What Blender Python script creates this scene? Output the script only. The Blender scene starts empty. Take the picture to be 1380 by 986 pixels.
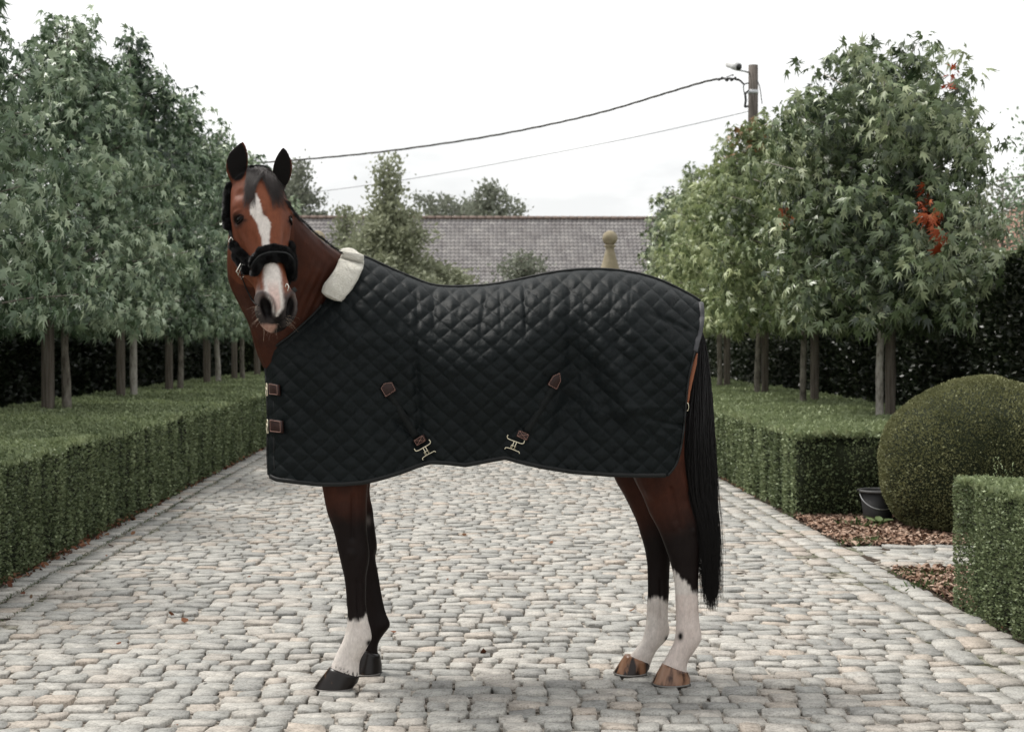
import bpy, bmesh, math, random
import numpy as np
from mathutils import Vector, Matrix

random.seed(7)
RS = np.random.RandomState(11)
sc = bpy.context.scene
C = sc.collection

# ------------------------------------------------------------------ camera
CAM_H = 1.42
YAW = math.radians(1.69)      # camera looks this much to the right of the road axis
PITCH = math.radians(0.945)   # and this much down
FPX = 2000.0                  # focal length in photo pixels (photo 1380 wide)
cam_d = bpy.data.cameras.new('camera')
cam = bpy.data.objects.new('camera', cam_d)
C.objects.link(cam)
cam.location = (0, 0, CAM_H)
cam.rotation_euler = (math.radians(90) - PITCH, 0, -YAW)
cam_d.sensor_width = 36.0
cam_d.lens = 36.0 * FPX / 1380.0
cam_d.clip_start = 0.1
cam_d.clip_end = 1500
cam_d.dof.use_dof = True
cam_d.dof.focus_distance = 5.95
cam_d.dof.aperture_fstop = 6.3
sc.camera = cam

# ------------------------------------------------------------------ world, sun, exposure
SUN_EL, SUN_AZ = math.radians(60), math.radians(300)     # veiled sun, high on the left and a little beyond the horse
world = bpy.data.worlds.new('World')
sc.world = world
world.use_nodes = True
wn, wl = world.node_tree.nodes, world.node_tree.links
bg = wn['Background']
bg.inputs['Strength'].default_value = 0.055
sky = wn.new('ShaderNodeTexSky')
sky.sky_type = 'NISHITA'
sky.sun_disc = False
sky.sun_elevation = SUN_EL
sky.sun_rotation = SUN_AZ
sky.air_density = 1.0
sky.dust_density = 3.0
wtc = wn.new('ShaderNodeTexCoord')
wmap = wn.new('ShaderNodeMapping')
wmap.inputs['Scale'].default_value = (1.0, 1.0, 3.2)
wnoi = wn.new('ShaderNodeTexNoise')
wnoi.inputs['Scale'].default_value = 2.6
wnoi.inputs['Detail'].default_value = 6
wnoi.inputs['Roughness'].default_value = 0.55
wramp = wn.new('ShaderNodeValToRGB')
wramp.color_ramp.elements[0].position = 0.40
wramp.color_ramp.elements[0].color = (7.0, 7.05, 7.05, 1)
wramp.color_ramp.elements[1].position = 0.58
wramp.color_ramp.elements[1].color = (10.2, 10.15, 10.0, 1)
wmix = wn.new('ShaderNodeMix')
wmix.data_type = 'RGBA'
wmix.inputs[0].default_value = 0.93        # a closed, thin cloud layer over the blue
wl.new(wtc.outputs['Generated'], wmap.inputs['Vector'])
wl.new(wmap.outputs['Vector'], wnoi.inputs['Vector'])
wl.new(wnoi.outputs['Fac'], wramp.inputs['Fac'])
wl.new(sky.outputs['Color'], wmix.inputs[6])
wl.new(wramp.outputs['Color'], wmix.inputs[7])
wl.new(wmix.outputs[2], bg.inputs['Color'])

sun_d = bpy.data.lights.new('sun', 'SUN')
sun_d.energy = 1.5
sun_d.angle = math.radians(17)
sun_d.color = (1.0, 0.965, 0.91)
sun = bpy.data.objects.new('sun', sun_d)
C.objects.link(sun)
# direction towards the sun (azimuth measured like the sky texture: 0 = +Y, clockwise)
sdir = Vector((math.sin(SUN_AZ) * math.cos(SUN_EL), math.cos(SUN_AZ) * math.cos(SUN_EL), math.sin(SUN_EL)))
sun.rotation_euler = sdir.to_track_quat('Z', 'Y').to_euler()
sun.location = (0, 0, 12)
sc.view_settings.view_transform = 'Standard'
sc.view_settings.look = 'None'
sc.view_settings.exposure = 1.33
sc.view_settings.gamma = 1.0
sc.view_settings.use_curve_mapping = False

# ------------------------------------------------------------------ measuring helpers
def _cam_axes():
    m = cam.rotation_euler.to_matrix()
    return np.array(m.col[0]), np.array(m.col[1]), -np.array(m.col[2])
AX_R, AX_U, AX_F = _cam_axes()

def W(px, py, Y):
    """world point seen at photo pixel (px, py) at world depth Y"""
    d = AX_F + AX_R * (px - 690) / FPX + AX_U * (493 - py) / FPX
    return np.array([0, 0, CAM_H]) + d * (Y / d[1])

def proj(P):
    P = np.asarray(P, float) - np.array([0, 0, CAM_H])
    z = P @ AX_F
    return 690 + FPX * (P @ AX_R) / z, 493 - FPX * (P @ AX_U) / z

# ------------------------------------------------------------------ noise
def _hash(ix, iy, iz, s):
    h = (ix * 374761393 + iy * 668265263 + iz * 2147483647 + s * 1274126177) & 0xffffffff
    h = ((h ^ (h >> 13)) * 1274126177) & 0xffffffff
    h = h ^ (h >> 16)
    return (h & 0xffff) / 65535.0

def vnoise(P, scale=1.0, seed=0, oct=1):
    P = np.atleast_2d(np.asarray(P, float)) * scale
    out = np.zeros(len(P)); amp = 1.0; tot = 0.0
    for o in range(oct):
        f = np.floor(P).astype(np.int64); t = P - f; t = t * t * (3 - 2 * t)
        acc = 0
        for dx in (0, 1):
            for dy in (0, 1):
                for dz in (0, 1):
                    w = (t[:, 0] if dx else 1 - t[:, 0]) * (t[:, 1] if dy else 1 - t[:, 1]) * (t[:, 2] if dz else 1 - t[:, 2])
                    acc = acc + w * _hash(f[:, 0] + dx, f[:, 1] + dy, f[:, 2] + dz, seed + o * 17)
        out += amp * (acc * 2 - 1); tot += amp; amp *= .5; P = P * 2.03 + 3.7
    return out / tot

def sstep(a, b, x):
    t = np.clip((np.asarray(x, float) - a) / (b - a), 0, 1)
    return t * t * (3 - 2 * t)

# ------------------------------------------------------------------ mesh helpers
def mesh_from(name, V, F, mats=(), smooth=False, tint=None, col=None, mi=None):
    """V (n,3); F is one integer array (m,k) or a list of faces"""
    me = bpy.data.meshes.new(name)
    V = np.asarray(V, np.float32)
    if isinstance(F, list):
        tot = np.array([len(f) for f in F], np.int32)
        idx = np.array([i for f in F for i in f], np.int32)
    else:
        F = np.asarray(F, np.int32)
        tot = np.full(len(F), F.shape[1], np.int32); idx = F.ravel()
    me.vertices.add(len(V)); me.vertices.foreach_set('co', V.ravel())
    me.loops.add(len(idx)); me.loops.foreach_set('vertex_index', idx)
    me.polygons.add(len(tot))
    st = np.zeros(len(tot), np.int32); st[1:] = np.cumsum(tot)[:-1]
    me.polygons.foreach_set('loop_start', st)
    if smooth:
        me.polygons.foreach_set('use_smooth', np.ones(len(tot), bool))
    if mi is not None:
        me.polygons.foreach_set('material_index', np.asarray(mi, np.int32))
    if tint is not None:
        a = me.attributes.new('tint', 'FLOAT', 'POINT'); a.data.foreach_set('value', np.asarray(tint, np.float32))
    if col is not None:
        a = me.attributes.new('col', 'FLOAT_COLOR', 'POINT')
        c = np.ones((len(V), 4), np.float32); c[:, :3] = col; a.data.foreach_set('color', c.ravel())
    for m in mats: me.materials.append(m)
    me.update(calc_edges=True)
    me.validate()
    return me

def link(name, me, parent=None, loc=None, **props):
    o = bpy.data.objects.new(name, me); C.objects.link(o)
    if parent is not None: o.parent = parent
    if loc is not None: o.location = loc
    for k, v in props.items(): o[k] = v
    return o

def thing(name, label, cat, loc=(0, 0, 0), group=None):
    o = bpy.data.objects.new(name, None); C.objects.link(o); o.location = loc
    o.empty_display_size = 0.1
    o['label'] = label; o['category'] = cat
    if group: o['group'] = group
    return o

def tag(o, label, cat, group=None):
    o['label'] = label; o['category'] = cat
    if group: o['group'] = group
    return o

def scatter(tV, tF, pos, X, Y, Z, scale):
    """copies of a template (tV,tF) placed at pos with axes X,Y,Z (n,3) and scale (n,) or (n,3)"""
    n = len(pos); s = np.asarray(scale, float)
    if s.ndim == 1: s = np.repeat(s[:, None], 3, 1)
    tV = np.asarray(tV, float)
    V = (pos[:, None, :] + tV[None, :, 0, None] * (X * s[:, :1])[:, None, :] + tV[None, :, 1, None] * (Y * s[:, 1:2])[:, None, :]
         + tV[None, :, 2, None] * (Z * s[:, 2:3])[:, None, :])
    tF = np.asarray(tF); F = tF[None] + (np.arange(n) * len(tV))[:, None, None]
    return V.reshape(-1, 3), F.reshape(-1, tF.shape[1])

def norm(v):
    v = np.asarray(v, float)
    return v / np.maximum(np.linalg.norm(v, axis=-1, keepdims=True), 1e-9)

def frames(N, rs, up=None, spin=None):
    """axes with Z = N, X = random (or nearest to up) direction at right angles to it"""
    N = norm(N)
    r = rs.normal(size=N.shape) if up is None else np.broadcast_to(up, N.shape) + (rs.normal(size=N.shape) * (spin or 0))
    X = norm(r - (r * N).sum(1, keepdims=True) * N)
    return X, np.cross(N, X), N

class MB:
    """collects vertices and faces of several solids for one mesh object"""
    def __init__(s): s.V = []; s.F = []; s.n = 0
    def add(s, V, F):
        V = np.asarray(V, float)
        s.V.append(V); s.F += [tuple(int(i) + s.n for i in f) for f in F]; s.n += len(V); return s
    def rings(s, R, caps=(True, True), close=True):
        R = [np.asarray(r, float) for r in R]; k = len(R[0]); V = np.concatenate(R); F = []
        for i in range(len(R) - 1):
            for j in range(k if close else k - 1):
                a = i * k + j; b = i * k + (j + 1) % k
                F.append((a, b, b + k, a + k))
        if caps[0]: F.append(tuple(range(k))[::-1])
        if caps[1]: F.append(tuple(range((len(R) - 1) * k, len(R) * k)))
        return s.add(V, F)
    def box(s, c, size, rot=None, bev=0.0):
        x, y, z = [d / 2 for d in size]
        if bev <= 0:
            R = [[(-x, -y, q), (x, -y, q), (x, y, q), (-x, y, q)] for q in (-z, z)]
        else:
            b = bev
            def rg(q, e):
                X, Y = x - e, y - e
                return [(-X + b, -Y, q), (X - b, -Y, q), (X, -Y + b, q), (X, Y - b, q), (X - b, Y, q), (-X + b, Y, q), (-X, Y - b, q), (-X, -Y + b, q)]
            R = [rg(-z, b), rg(-z + b, 0), rg(z - b, 0), rg(z, b)]
        M = np.eye(3) if rot is None else np.asarray(rot)
        return s.rings([np.array(r) @ M.T + np.asarray(c) for r in R])
    def tube(s, pts, r, k=8, caps=(True, True), flat=None):
        pts = np.asarray(pts, float); n = len(pts); rr = np.full(n, r) if np.isscalar(r) else np.asarray(r, float)
        T = np.gradient(pts, axis=0); T = norm(T)
        up = np.array([0, 0, 1.0]) if abs(T[0][2]) < .9 else np.array([1.0, 0, 0])
        R = []; u = norm(up - (up @ T[0]) * T[0])
        for i in range(n):
            u = norm(u - (u @ T[i]) * T[i]); v = np.cross(T[i], u)
            a = np.arange(k) * 2 * math.pi / k
            fu, fv = (1, 1) if flat is None else flat
            R.append(pts[i] + rr[i] * (fu * np.cos(a)[:, None] * u + fv * np.sin(a)[:, None] * v))
        return s.rings(R, caps)
    def lathe(s, prof, c=(0, 0, 0), k=24, caps=(True, True)):
        a = np.arange(k) * 2 * math.pi / k
        return s.rings([np.stack([r * np.cos(a) + c[0], r * np.sin(a) + c[1], np.full(k, z + c[2])], 1) for r, z in prof], caps)
    def mesh(s, name, mats=(), smooth=False):
        me = mesh_from(name, np.concatenate(s.V), s.F, mats, smooth)
        bm = bmesh.new(); bm.from_mesh(me); bmesh.ops.recalc_face_normals(bm, faces=bm.faces); bm.to_mesh(me); bm.free()
        return me
    def obj(s, name, mat, parent=None, smooth=False, **props):
        return link(name, s.mesh(name, [mat], smooth), parent, **props)

def spline(pts, n):
    """Catmull-Rom through pts (any width), n samples"""
    p = np.asarray(pts, float); m = len(p)
    P = np.concatenate([[2 * p[0] - p[1]], p, [2 * p[-1] - p[-2]]])
    t = np.linspace(0, m - 1 - 1e-9, n); i = np.floor(t).astype(int); f = (t - i)[:, None]
    a, b, c, d = P[i], P[i + 1], P[i + 2], P[i + 3]
    return .5 * ((2 * b) + (c - a) * f + (2 * a - 5 * b + 4 * c - d) * f ** 2 + (3 * b - a - 3 * c + d) * f ** 3)

# ------------------------------------------------------------------ material helpers
def mat(name, col=(.5, .5, .5), rough=.6, metal=0.0, spec=.5, sheen=0.0, coat=0.0, sub=0.0):
    m = bpy.data.materials.new(name); m.use_nodes = True
    b = m.node_tree.nodes['Principled BSDF']
    b.inputs['Base Color'].default_value = (*col, 1)
    b.inputs['Roughness'].default_value = rough
    b.inputs['Metallic'].default_value = metal
    b.inputs['Specular IOR Level'].default_value = spec
    b.inputs['Sheen Weight'].default_value = sheen
    b.inputs['Coat Weight'].default_value = coat
    m.diffuse_color = (*col, 1)
    return m, m.node_tree.nodes, m.node_tree.links, b

def ramp_node(n, stops, interp='LINEAR'):
    r = n.new('ShaderNodeValToRGB'); cr = r.color_ramp; cr.interpolation = interp
    while len(cr.elements) < len(stops): cr.elements.new(.5)
    for e, (p, c) in zip(cr.elements, stops):
        e.position = p; e.color = (*c, 1)
    return r

def noise_node(n, l, scale, detail=4, rough=.55, coord='Object', stretch=None, dist=0.0):
    tc = n.new('ShaderNodeTexCoord'); t = n.new('ShaderNodeTexNoise')
    t.inputs['Scale'].default_value = scale; t.inputs['Detail'].default_value = detail
    t.inputs['Roughness'].default_value = rough; t.inputs['Distortion'].default_value = dist
    if stretch:
        mp = n.new('ShaderNodeMapping'); mp.inputs['Scale'].default_value = stretch
        l.new(tc.outputs[coord], mp.inputs['Vector']); l.new(mp.outputs['Vector'], t.inputs['Vector'])
    else:
        l.new(tc.outputs[coord], t.inputs['Vector'])
    return t

def bump(n, l, b, src, strength, dist=0.01):
    bp = n.new('ShaderNodeBump'); bp.inputs['Strength'].default_value = strength; bp.inputs['Distance'].default_value = dist
    l.new(src, bp.inputs['Height']); l.new(bp.outputs['Normal'], b.inputs['Normal']); return bp

def mix_node(n, l, f, a, bb, mode='MIX'):
    m = n.new('ShaderNodeMix'); m.data_type = 'RGBA'; m.blend_type = mode
    for s, v in ((m.inputs[0], f), (m.inputs[6], a), (m.inputs[7], bb)):
        if isinstance(v, (int, float)): s.default_value = v
        elif isinstance(v, tuple): s.default_value = (*v, 1)
        else: l.new(v, s)
    return m.outputs[2]

def noisy_mat(name, stops, scale, rough=.8, bmp=.3, bdist=.005, detail=5, stretch=None, spec=.3, bscale=None):
    m, n, l, b = mat(name, stops[0][1], rough, spec=spec)
    t = noise_node(n, l, scale, detail, stretch=stretch)
    r = ramp_node(n, stops); l.new(t.outputs['Fac'], r.inputs['Fac']); l.new(r.outputs['Color'], b.inputs['Base Color'])
    if bmp:
        t2 = noise_node(n, l, bscale or scale * 3, 4, stretch=stretch); bump(n, l, b, t2.outputs['Fac'], bmp, bdist)
    return m

def leaf_mat(name, dark, mid, light, rough=.45, trans=.25, spec=.45):
    """two-sided leaf: colour by the tint attribute and object random, a little light through it"""
    m, n, l, b = mat(name, mid, rough, spec=spec)
    at = n.new('ShaderNodeAttribute'); at.attribute_name = 'tint'
    oi = n.new('ShaderNodeObjectInfo')
    ad = n.new('ShaderNodeMath'); ad.operation = 'MULTIPLY_ADD'; ad.inputs[1].default_value = .3
    l.new(oi.outputs['Random'], ad.inputs[0]); l.new(at.outputs['Fac'], ad.inputs[2])
    r = ramp_node(n, [(0, dark), (.5, mid), (1, light)]); l.new(ad.outputs[0], r.inputs['Fac'])
    l.new(r.outputs['Color'], b.inputs['Base Color'])
    tr = n.new('ShaderNodeBsdfTranslucent'); hs = n.new('ShaderNodeHueSaturation')
    hs.inputs['Value'].default_value = 1.3; hs.inputs['Hue'].default_value = .49
    l.new(r.outputs['Color'], hs.inputs['Color']); l.new(hs.outputs['Color'], tr.inputs['Color'])
    mx = n.new('ShaderNodeMixShader'); mx.inputs[0].default_value = trans
    out = n['Material Output']
    l.new(b.outputs[0], mx.inputs[1]); l.new(tr.outputs[0], mx.inputs[2]); l.new(mx.outputs[0], out.inputs['Surface'])
    return m
# ================================================================== GROUND, DRIVE, PATH
def sheet(name, x0, x1, y0, y1, z, m, kind='structure', nx=1, ny=1, wob=0.0, seed=0, parent=None, skirt=0.0):
    X, Y = np.meshgrid(np.linspace(x0, x1, nx + 1), np.linspace(y0, y1, ny + 1))
    V = np.stack([X.ravel(), Y.ravel(), np.full(X.size, z)], 1)
    if wob: V[:, 2] += wob * vnoise(V, 3.1, seed, 3)
    i = np.arange(ny)[:, None] * (nx + 1) + np.arange(nx)[None]
    F = np.stack([i, i + 1, i + nx + 2, i + nx + 1], -1).reshape(-1, 4)
    o = link(name, mesh_from(name, V, F, [m], True), parent)
    if kind: o['kind'] = kind
    return o

M_SOIL = noisy_mat('dark_soil', [(0, (.022, .016, .011)), (.5, (.045, .032, .022)), (1, (.08, .055, .035))], 14, .95, .8, .02, bscale=40)
M_LAWN = noisy_mat('far_ground', [(0, (.035, .05, .02)), (1, (.07, .085, .035))], 2, .95, .5, .02)
sheet('ground', -400, 400, -60, 700, -.045, M_LAWN)
sheet('planting_soil', -9.5, -2.68, -2, 34, -.012, M_SOIL, nx=30, ny=120, wob=.008)
sheet('planting_soil', 2.60, 9.5, -2, 34, -.012, M_SOIL, nx=30, ny=120, wob=.008, seed=2)

# the jointing between the setts: pale gritty sand, mossy and dark towards the edges
M_JOINT, n, l, b = mat('sett_joint_sand', (.3, .28, .25), .95, spec=.1)
t = noise_node(n, l, 14, 6, .7); t2 = noise_node(n, l, 260, 3); t3 = noise_node(n, l, 3.2, 5, .6)
r1 = ramp_node(n, [(.40, (.03, .024, .018)), (.475, (.16, .14, .12)), (.56, (.42, .39, .345))]); l.new(t.outputs['Fac'], r1.inputs['Fac'])
tc = n.new('ShaderNodeTexCoord'); sx = n.new('ShaderNodeSeparateXYZ'); l.new(tc.outputs['Object'], sx.inputs[0])
ab = n.new('ShaderNodeMath'); ab.operation = 'ABSOLUTE'; ad = n.new('ShaderNodeMath'); ad.operation = 'ADD'; ad.inputs[1].default_value = .06
l.new(sx.outputs['X'], ad.inputs[0]); l.new(ad.outputs[0], ab.inputs[0])
mr = n.new('ShaderNodeMapRange'); mr.inputs['From Min'].default_value = 1.75; mr.inputs['From Max'].default_value = 2.55; mr.inputs['To Max'].default_value = .62; l.new(ab.outputs[0], mr.inputs['Value'])
th = n.new('ShaderNodeMath'); th.operation = 'MULTIPLY'; gt = n.new('ShaderNodeMapRange'); gt.inputs['From Min'].default_value = .42; gt.inputs['From Max'].default_value = .60; l.new(t3.outputs['Fac'], gt.inputs['Value'])
l.new(mr.outputs['Result'], th.inputs[0]); l.new(gt.outputs['Result'], th.inputs[1])
moss = mix_node(n, l, t2.outputs['Fac'], (.030, .045, .016), (.075, .095, .035))
l.new(mix_node(n, l, th.outputs[0], r1.outputs['Color'], moss), b.inputs['Base Color']); bump(n, l, b, t2.outputs['Fac'], .8, .004)

# setts: grey granite and sandstone, each its own tone
def sett_mat(name):
    m, n, l, b = mat(name, (.35, .35, .34), .72, spec=.3)
    at = n.new('ShaderNodeAttribute'); at.attribute_name = 'tint'; oi = n.new('ShaderNodeObjectInfo')
    ad = n.new('ShaderNodeMath'); ad.operation = 'ADD'; fr = n.new('ShaderNodeMath'); fr.operation = 'FRACT'
    l.new(at.outputs['Fac'], ad.inputs[0]); l.new(oi.outputs['Random'], ad.inputs[1]); l.new(ad.outputs[0], fr.inputs[0])
    r = ramp_node(n, [(0, (.27, .266, .252)), (.15, (.335, .332, .312)), (.40, (.375, .366, .340)), (.64, (.44, .425, .392)), (.82, (.41, .382, .345)), (.93, (.43, .375, .32)), (1, (.32, .322, .308))])
    l.new(fr.outputs[0], r.inputs['Fac'])
    big = noise_node(n, l, 13, 6, .62); fine = noise_node(n, l, 110, 5, .7); veins = noise_node(n, l, 34, 5, .6, stretch=(.6, 1.6, 1), dist=1.2)
    rb = ramp_node(n, [(.30, (.72, .72, .72)), (.50, (1, 1, 1)), (.72, (1.22, 1.21, 1.19))]); l.new(big.outputs['Fac'], rb.inputs['Fac'])
    rf = ramp_node(n, [(.36, (.50, .485, .465)), (.50, (1, 1, 1)), (.66, (1.18, 1.18, 1.18))]); l.new(fine.outputs['Fac'], rf.inputs['Fac'])
    rv = ramp_node(n, [(.33, (.55, .53, .51)), (.43, (1, 1, 1)), (1, (1.04, 1.04, 1.04))]); l.new(veins.outputs['Fac'], rv.inputs['Fac'])
    c = mix_node(n, l, 1.0, r.outputs['Color'], rb.outputs['Color'], 'MULTIPLY'); c = mix_node(n, l, .8, c, rf.outputs['Color'], 'MULTIPLY'); c = mix_node(n, l, .8, c, rv.outputs['Color'], 'MULTIPLY')
    l.new(c, b.inputs['Base Color'])
    mx = n.new('ShaderNodeMath'); mx.operation = 'ADD'; l.new(fine.outputs['Fac'], mx.inputs[0]); l.new(veins.outputs['Fac'], mx.inputs[1])
    bump(n, l, b, mx.outputs[0], .75, .0045)
    return m
M_SETT = sett_mat('grey_sett_stone')
K = 10
def stones(c, half, ang, rs, slope=None):
    """c (n,2) centres, half (n,2) half sizes, ang (n,) -> V (n, 2K+K+1.., 3) of cushion-topped setts"""
    n_ = len(c)
    bx_ = np.array([1, 1, .84, .0, -.84, -1, -1, -.84, .0, .84]); by_ = np.array([-.62, .62, 1, 1.03, 1, .62, -.62, -1, -1.03, -1])
    chip = 1 - .22 * (rs.rand(n_, K) < .16) * rs.rand(n_, K)
    cx = bx_[None] * rs.uniform(.93, 1.03, (n_, K)) * chip; cy = by_[None] * rs.uniform(.86, 1.02, (n_, K)) * chip
    sk_ = rs.uniform(-.13, .13, (n_, 1)); cx = cx + sk_ * cy; cy = cy + rs.uniform(-.07, .07, (n_, 1)) * cx
    cx[:, 3] += rs.uniform(-.3, .3, n_); cx[:, 8] += rs.uniform(-.3, .3, n_)
    tilt = rs.uniform(-.06, .06, (n_, 2)); hz = rs.normal(size=n_) * .0032
    rings = []
    for f, z, rj in ((1.0, -.030, 0), (.985, -.002, .02), (.95, .0052, .025)):
        j = 1 + rs.uniform(-1, 1, (n_, K)) * rj
        x = cx * f * j * half[:, :1]; y = cy * f * j * half[:, 1:]
        zz = z + (hz[:, None] + x * tilt[:, :1] + y * tilt[:, 1:] + rs.uniform(-1, 1, (n_, K)) * .0016) * (z > -.02)
        rings.append(np.stack([x, y, zz], 2))
    ctr = np.stack([rs.uniform(-.1, .1, n_) * half[:, 0], rs.uniform(-.1, .1, n_) * half[:, 1], .0066 + hz + rs.uniform(-.0025, .0025, n_)], 1)[:, None]
    V = np.concatenate(rings + [ctr], 1)
    c_, s_ = np.cos(ang)[:, None], np.sin(ang)[:, None]
    X = V[..., 0] * c_ - V[..., 1] * s_; Y = V[..., 0] * s_ + V[..., 1] * c_
    V = np.stack([X, Y, V[..., 2]], 2)
    return V
F_ST = []
for r_ in range(2):
    for j in range(K):
        a_, b_ = r_ * K + j, r_ * K + (j + 1) % K
        F_ST += [(a_, b_, b_ + K), (a_, b_ + K, a_ + K)]
for j in range(K): F_ST.append((2 * K + j, 2 * K + (j + 1) % K, 3 * K))
F_ST = np.array(F_ST)

rs = np.random.RandomState(3)
cen, half, ang = [], [], []
def course(x0, x1, y, d, wmean, wobs):
    x = x0 + rs.uniform(-.02, .02)
    while x < x1 - .05:
        w = wmean * rs.uniform(.62, 1.42)
        if x + w > x1 - .06: w = x1 - x
        gap = rs.uniform(.003, .009)
        yy = y + wobs * math.sin(x * 1.3 + y * .7) + .012 * math.sin(x * 4.1 + y * 2.3) + rs.normal() * .003
        cen.append((x + w / 2, yy)); half.append(((w - gap) / 2, (d - rs.uniform(.002, .009)) / 2 * rs.uniform(.95, 1.03))); ang.append(rs.normal() * .035 + .012 * math.cos(x * 1.3 + y * .7))
        x += w
y = -1.0; ROAD_L, ROAD_R = -2.72, 2.62
while y < 35.5:
    d = rs.uniform(.108, .130); course(-2.36, 2.17, y + d / 2, d, .128, .02); y += d
# edging bands: stones laid along the drive (two rows left, three rows right)
def band(x, w, ln, y0, y1):
    y = y0
    while y < y1:
        L_ = ln * rs.uniform(.75, 1.25)
        cen.append((x + rs.normal() * .003, y + L_ / 2)); half.append(((w - .012) / 2, (L_ - .011) / 2)); ang.append(rs.normal() * .02); y += L_
band(-2.635, .165, .135, -1, 35.5); band(-2.455, .17, .16, -1, 35.5)
band(2.245, .15, .21, -1, 35.5); band(2.395, .15, .19, -1, 35.5); band(2.545, .15, .17, -1, 35.5)
cen, half, ang = map(np.array, (cen, half, ang)); cen = cen.reshape(-1, 2); half = half.reshape(-1, 2)
keep = cen[:, 1] > .5; cen, half, ang = cen[keep], half[keep], ang[keep]

def lay(name_root, root, cen, half, ang, zbase, rs, singles):
    V = stones(cen, half, ang, rs); n_ = len(cen)
    # crown and gentle dips of the surface
    zz = zbase - .009 + .009 * vnoise(np.stack([cen[:, 0], cen[:, 1], 0 * ang], 1), .8, 5, 2)
    tint = rs.rand(n_)
    c3 = np.stack([cen[:, 0], cen[:, 1], np.zeros(n_)], 1)
    px, py = proj(c3); dep = cen[:, 1]
    vis = (px > -5) & (px < 1385) & (py < 990) & (dep > 1)
    hid = (px > 375) & (px < 900) & (py < 640)                   # behind the horse
    size = np.where(vis & ~hid, half[:, 0] * 2 / np.maximum(dep, .5), 0)
    order = np.argsort(-size)[:singles]
    one = np.zeros(n_, bool); one[order] = True
    for k, i in enumerate(order):
        tv = V[i]; me = mesh_from(name_root, tv, F_ST, [M_SETT], True, tint=np.full(len(tv), tint[i]))
        link(name_root, me, root, (cen[i, 0], cen[i, 1], zz[i]))
    r_ = ~one; m_ = r_.sum()
    Vr = V[r_] + np.stack([cen[r_, 0], cen[r_, 1], zz[r_]], 1)[:, None]
    Fr = F_ST[None] + (np.arange(m_) * V.shape[1])[:, None, None]
    o = link(name_root + 's', mesh_from(name_root + 's', Vr.reshape(-1, 3), Fr.reshape(-1, 3), [M_SETT], True, tint=np.repeat(tint[r_], V.shape[1])), root)
    o['kind'] = 'stuff'
drive = sheet('cobbled_drive', ROAD_L, ROAD_R, -1, 35.6, -.0125, M_JOINT, nx=60, ny=420, wob=.011, seed=9)
lay('cobblestone', drive, cen, half, ang, .004, rs, 300)
cen, half, ang = [], [], []
y = 9.22
while y < 10.2:
    d = rs.uniform(.12, .145); course(2.66, 5.6, y + d / 2, d, .17, .015); y += d
cen, half, ang = map(np.array, (cen, half, ang))
path = sheet('side_path', 2.62, 5.6, 9.2, 10.24, -.0105, M_JOINT, nx=30, ny=12, wob=.004, seed=10)
lay('cobblestone', path, cen, half, ang, .004, rs, 120)

# ------------------------------------------------------------------ bark mulch, fallen leaves, weeds
def chips(name, boxes, nper, size, cols, zl, zh, seed, flatness=.5, kind='stuff', curl=False):
    r_ = np.random.RandomState(seed); P = []
    for x0, x1, y0, y1, dens in boxes:
        k = int((x1 - x0) * (y1 - y0) * dens); P.append(np.stack([r_.uniform(x0, x1, k), r_.uniform(y0, y1, k), r_.uniform(zl, zh, k)], 1))
    P = np.concatenate(P); n_ = len(P)
    N_ = norm(np.stack([r_.normal(size=n_) * flatness, r_.normal(size=n_) * flatness, np.ones(n_)], 1)); X, Y, Z = frames(N_, r_)
    tV = np.array([(-1, -.35, 0), (-.3, -.5, .12), (.8, -.3, 0), (1, .2, 0), (.2, .5, .15), (-.8, .35, 0)]) if not curl else np.array([(-1, 0, .15), (-.2, -.6, -.05), (.7, -.4, .1), (1, 0, .3), (.6, .5, .1), (-.3, .55, -.05)])
    tF = np.array([(0, 1, 4, 5), (1, 2, 3, 4)])
    V, F = scatter(tV, tF, P, X, Y, Z, size * r_.uniform(.5, 1.3, n_))
    m, n, l, b = mat(name + '_skin', cols[0], .85, spec=.15); at = n.new('ShaderNodeAttribute'); at.attribute_name = 'tint'
    r = ramp_node(n, [(i / (len(cols) - 1), c) for i, c in enumerate(cols)]); l.new(at.outputs['Fac'], r.inputs['Fac']); l.new(r.outputs['Color'], b.inputs['Base Color'])
    o = link(name, mesh_from(name, V, F, [m], False, tint=np.repeat(r_.rand(n_), len(tV)))); o['kind'] = kind
    return o
MC = [(.06, .035, .024), (.18, .11, .075), (.31, .20, .145), (.46, .34, .265), (.14, .08, .055)]
o = chips('bark_mulch', [(2.64, 5.6, 10.24, 12.1, 3600), (2.64, 5.2, 7.7, 9.2, 4200)], 0, .022, MC, -.006, .022, 4)
tag(o, 'reddish bark mulch chips around the side path between the hedges', 'mulch')
o = chips('fallen_leaves', [(-2.78, -2.64, 5, 12, 420), (-2.78, -2.67, 12, 22, 200), (2.58, 2.70, 5.3, 7.6, 120), (2.6, 2.76, 11.9, 20, 60), (-2.6, -2.3, 5, 14, 7), (-2.3, 2.2, 4, 12, .5)], 0, .020,
          [(.07, .03, .02), (.14, .055, .03), (.20, .10, .055), (.12, .08, .05)], .006, .02, 6, .7, curl=True)
tag(o, 'brown and rusty fallen leaves along the foot of the hedges', 'leaf litter')

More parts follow.
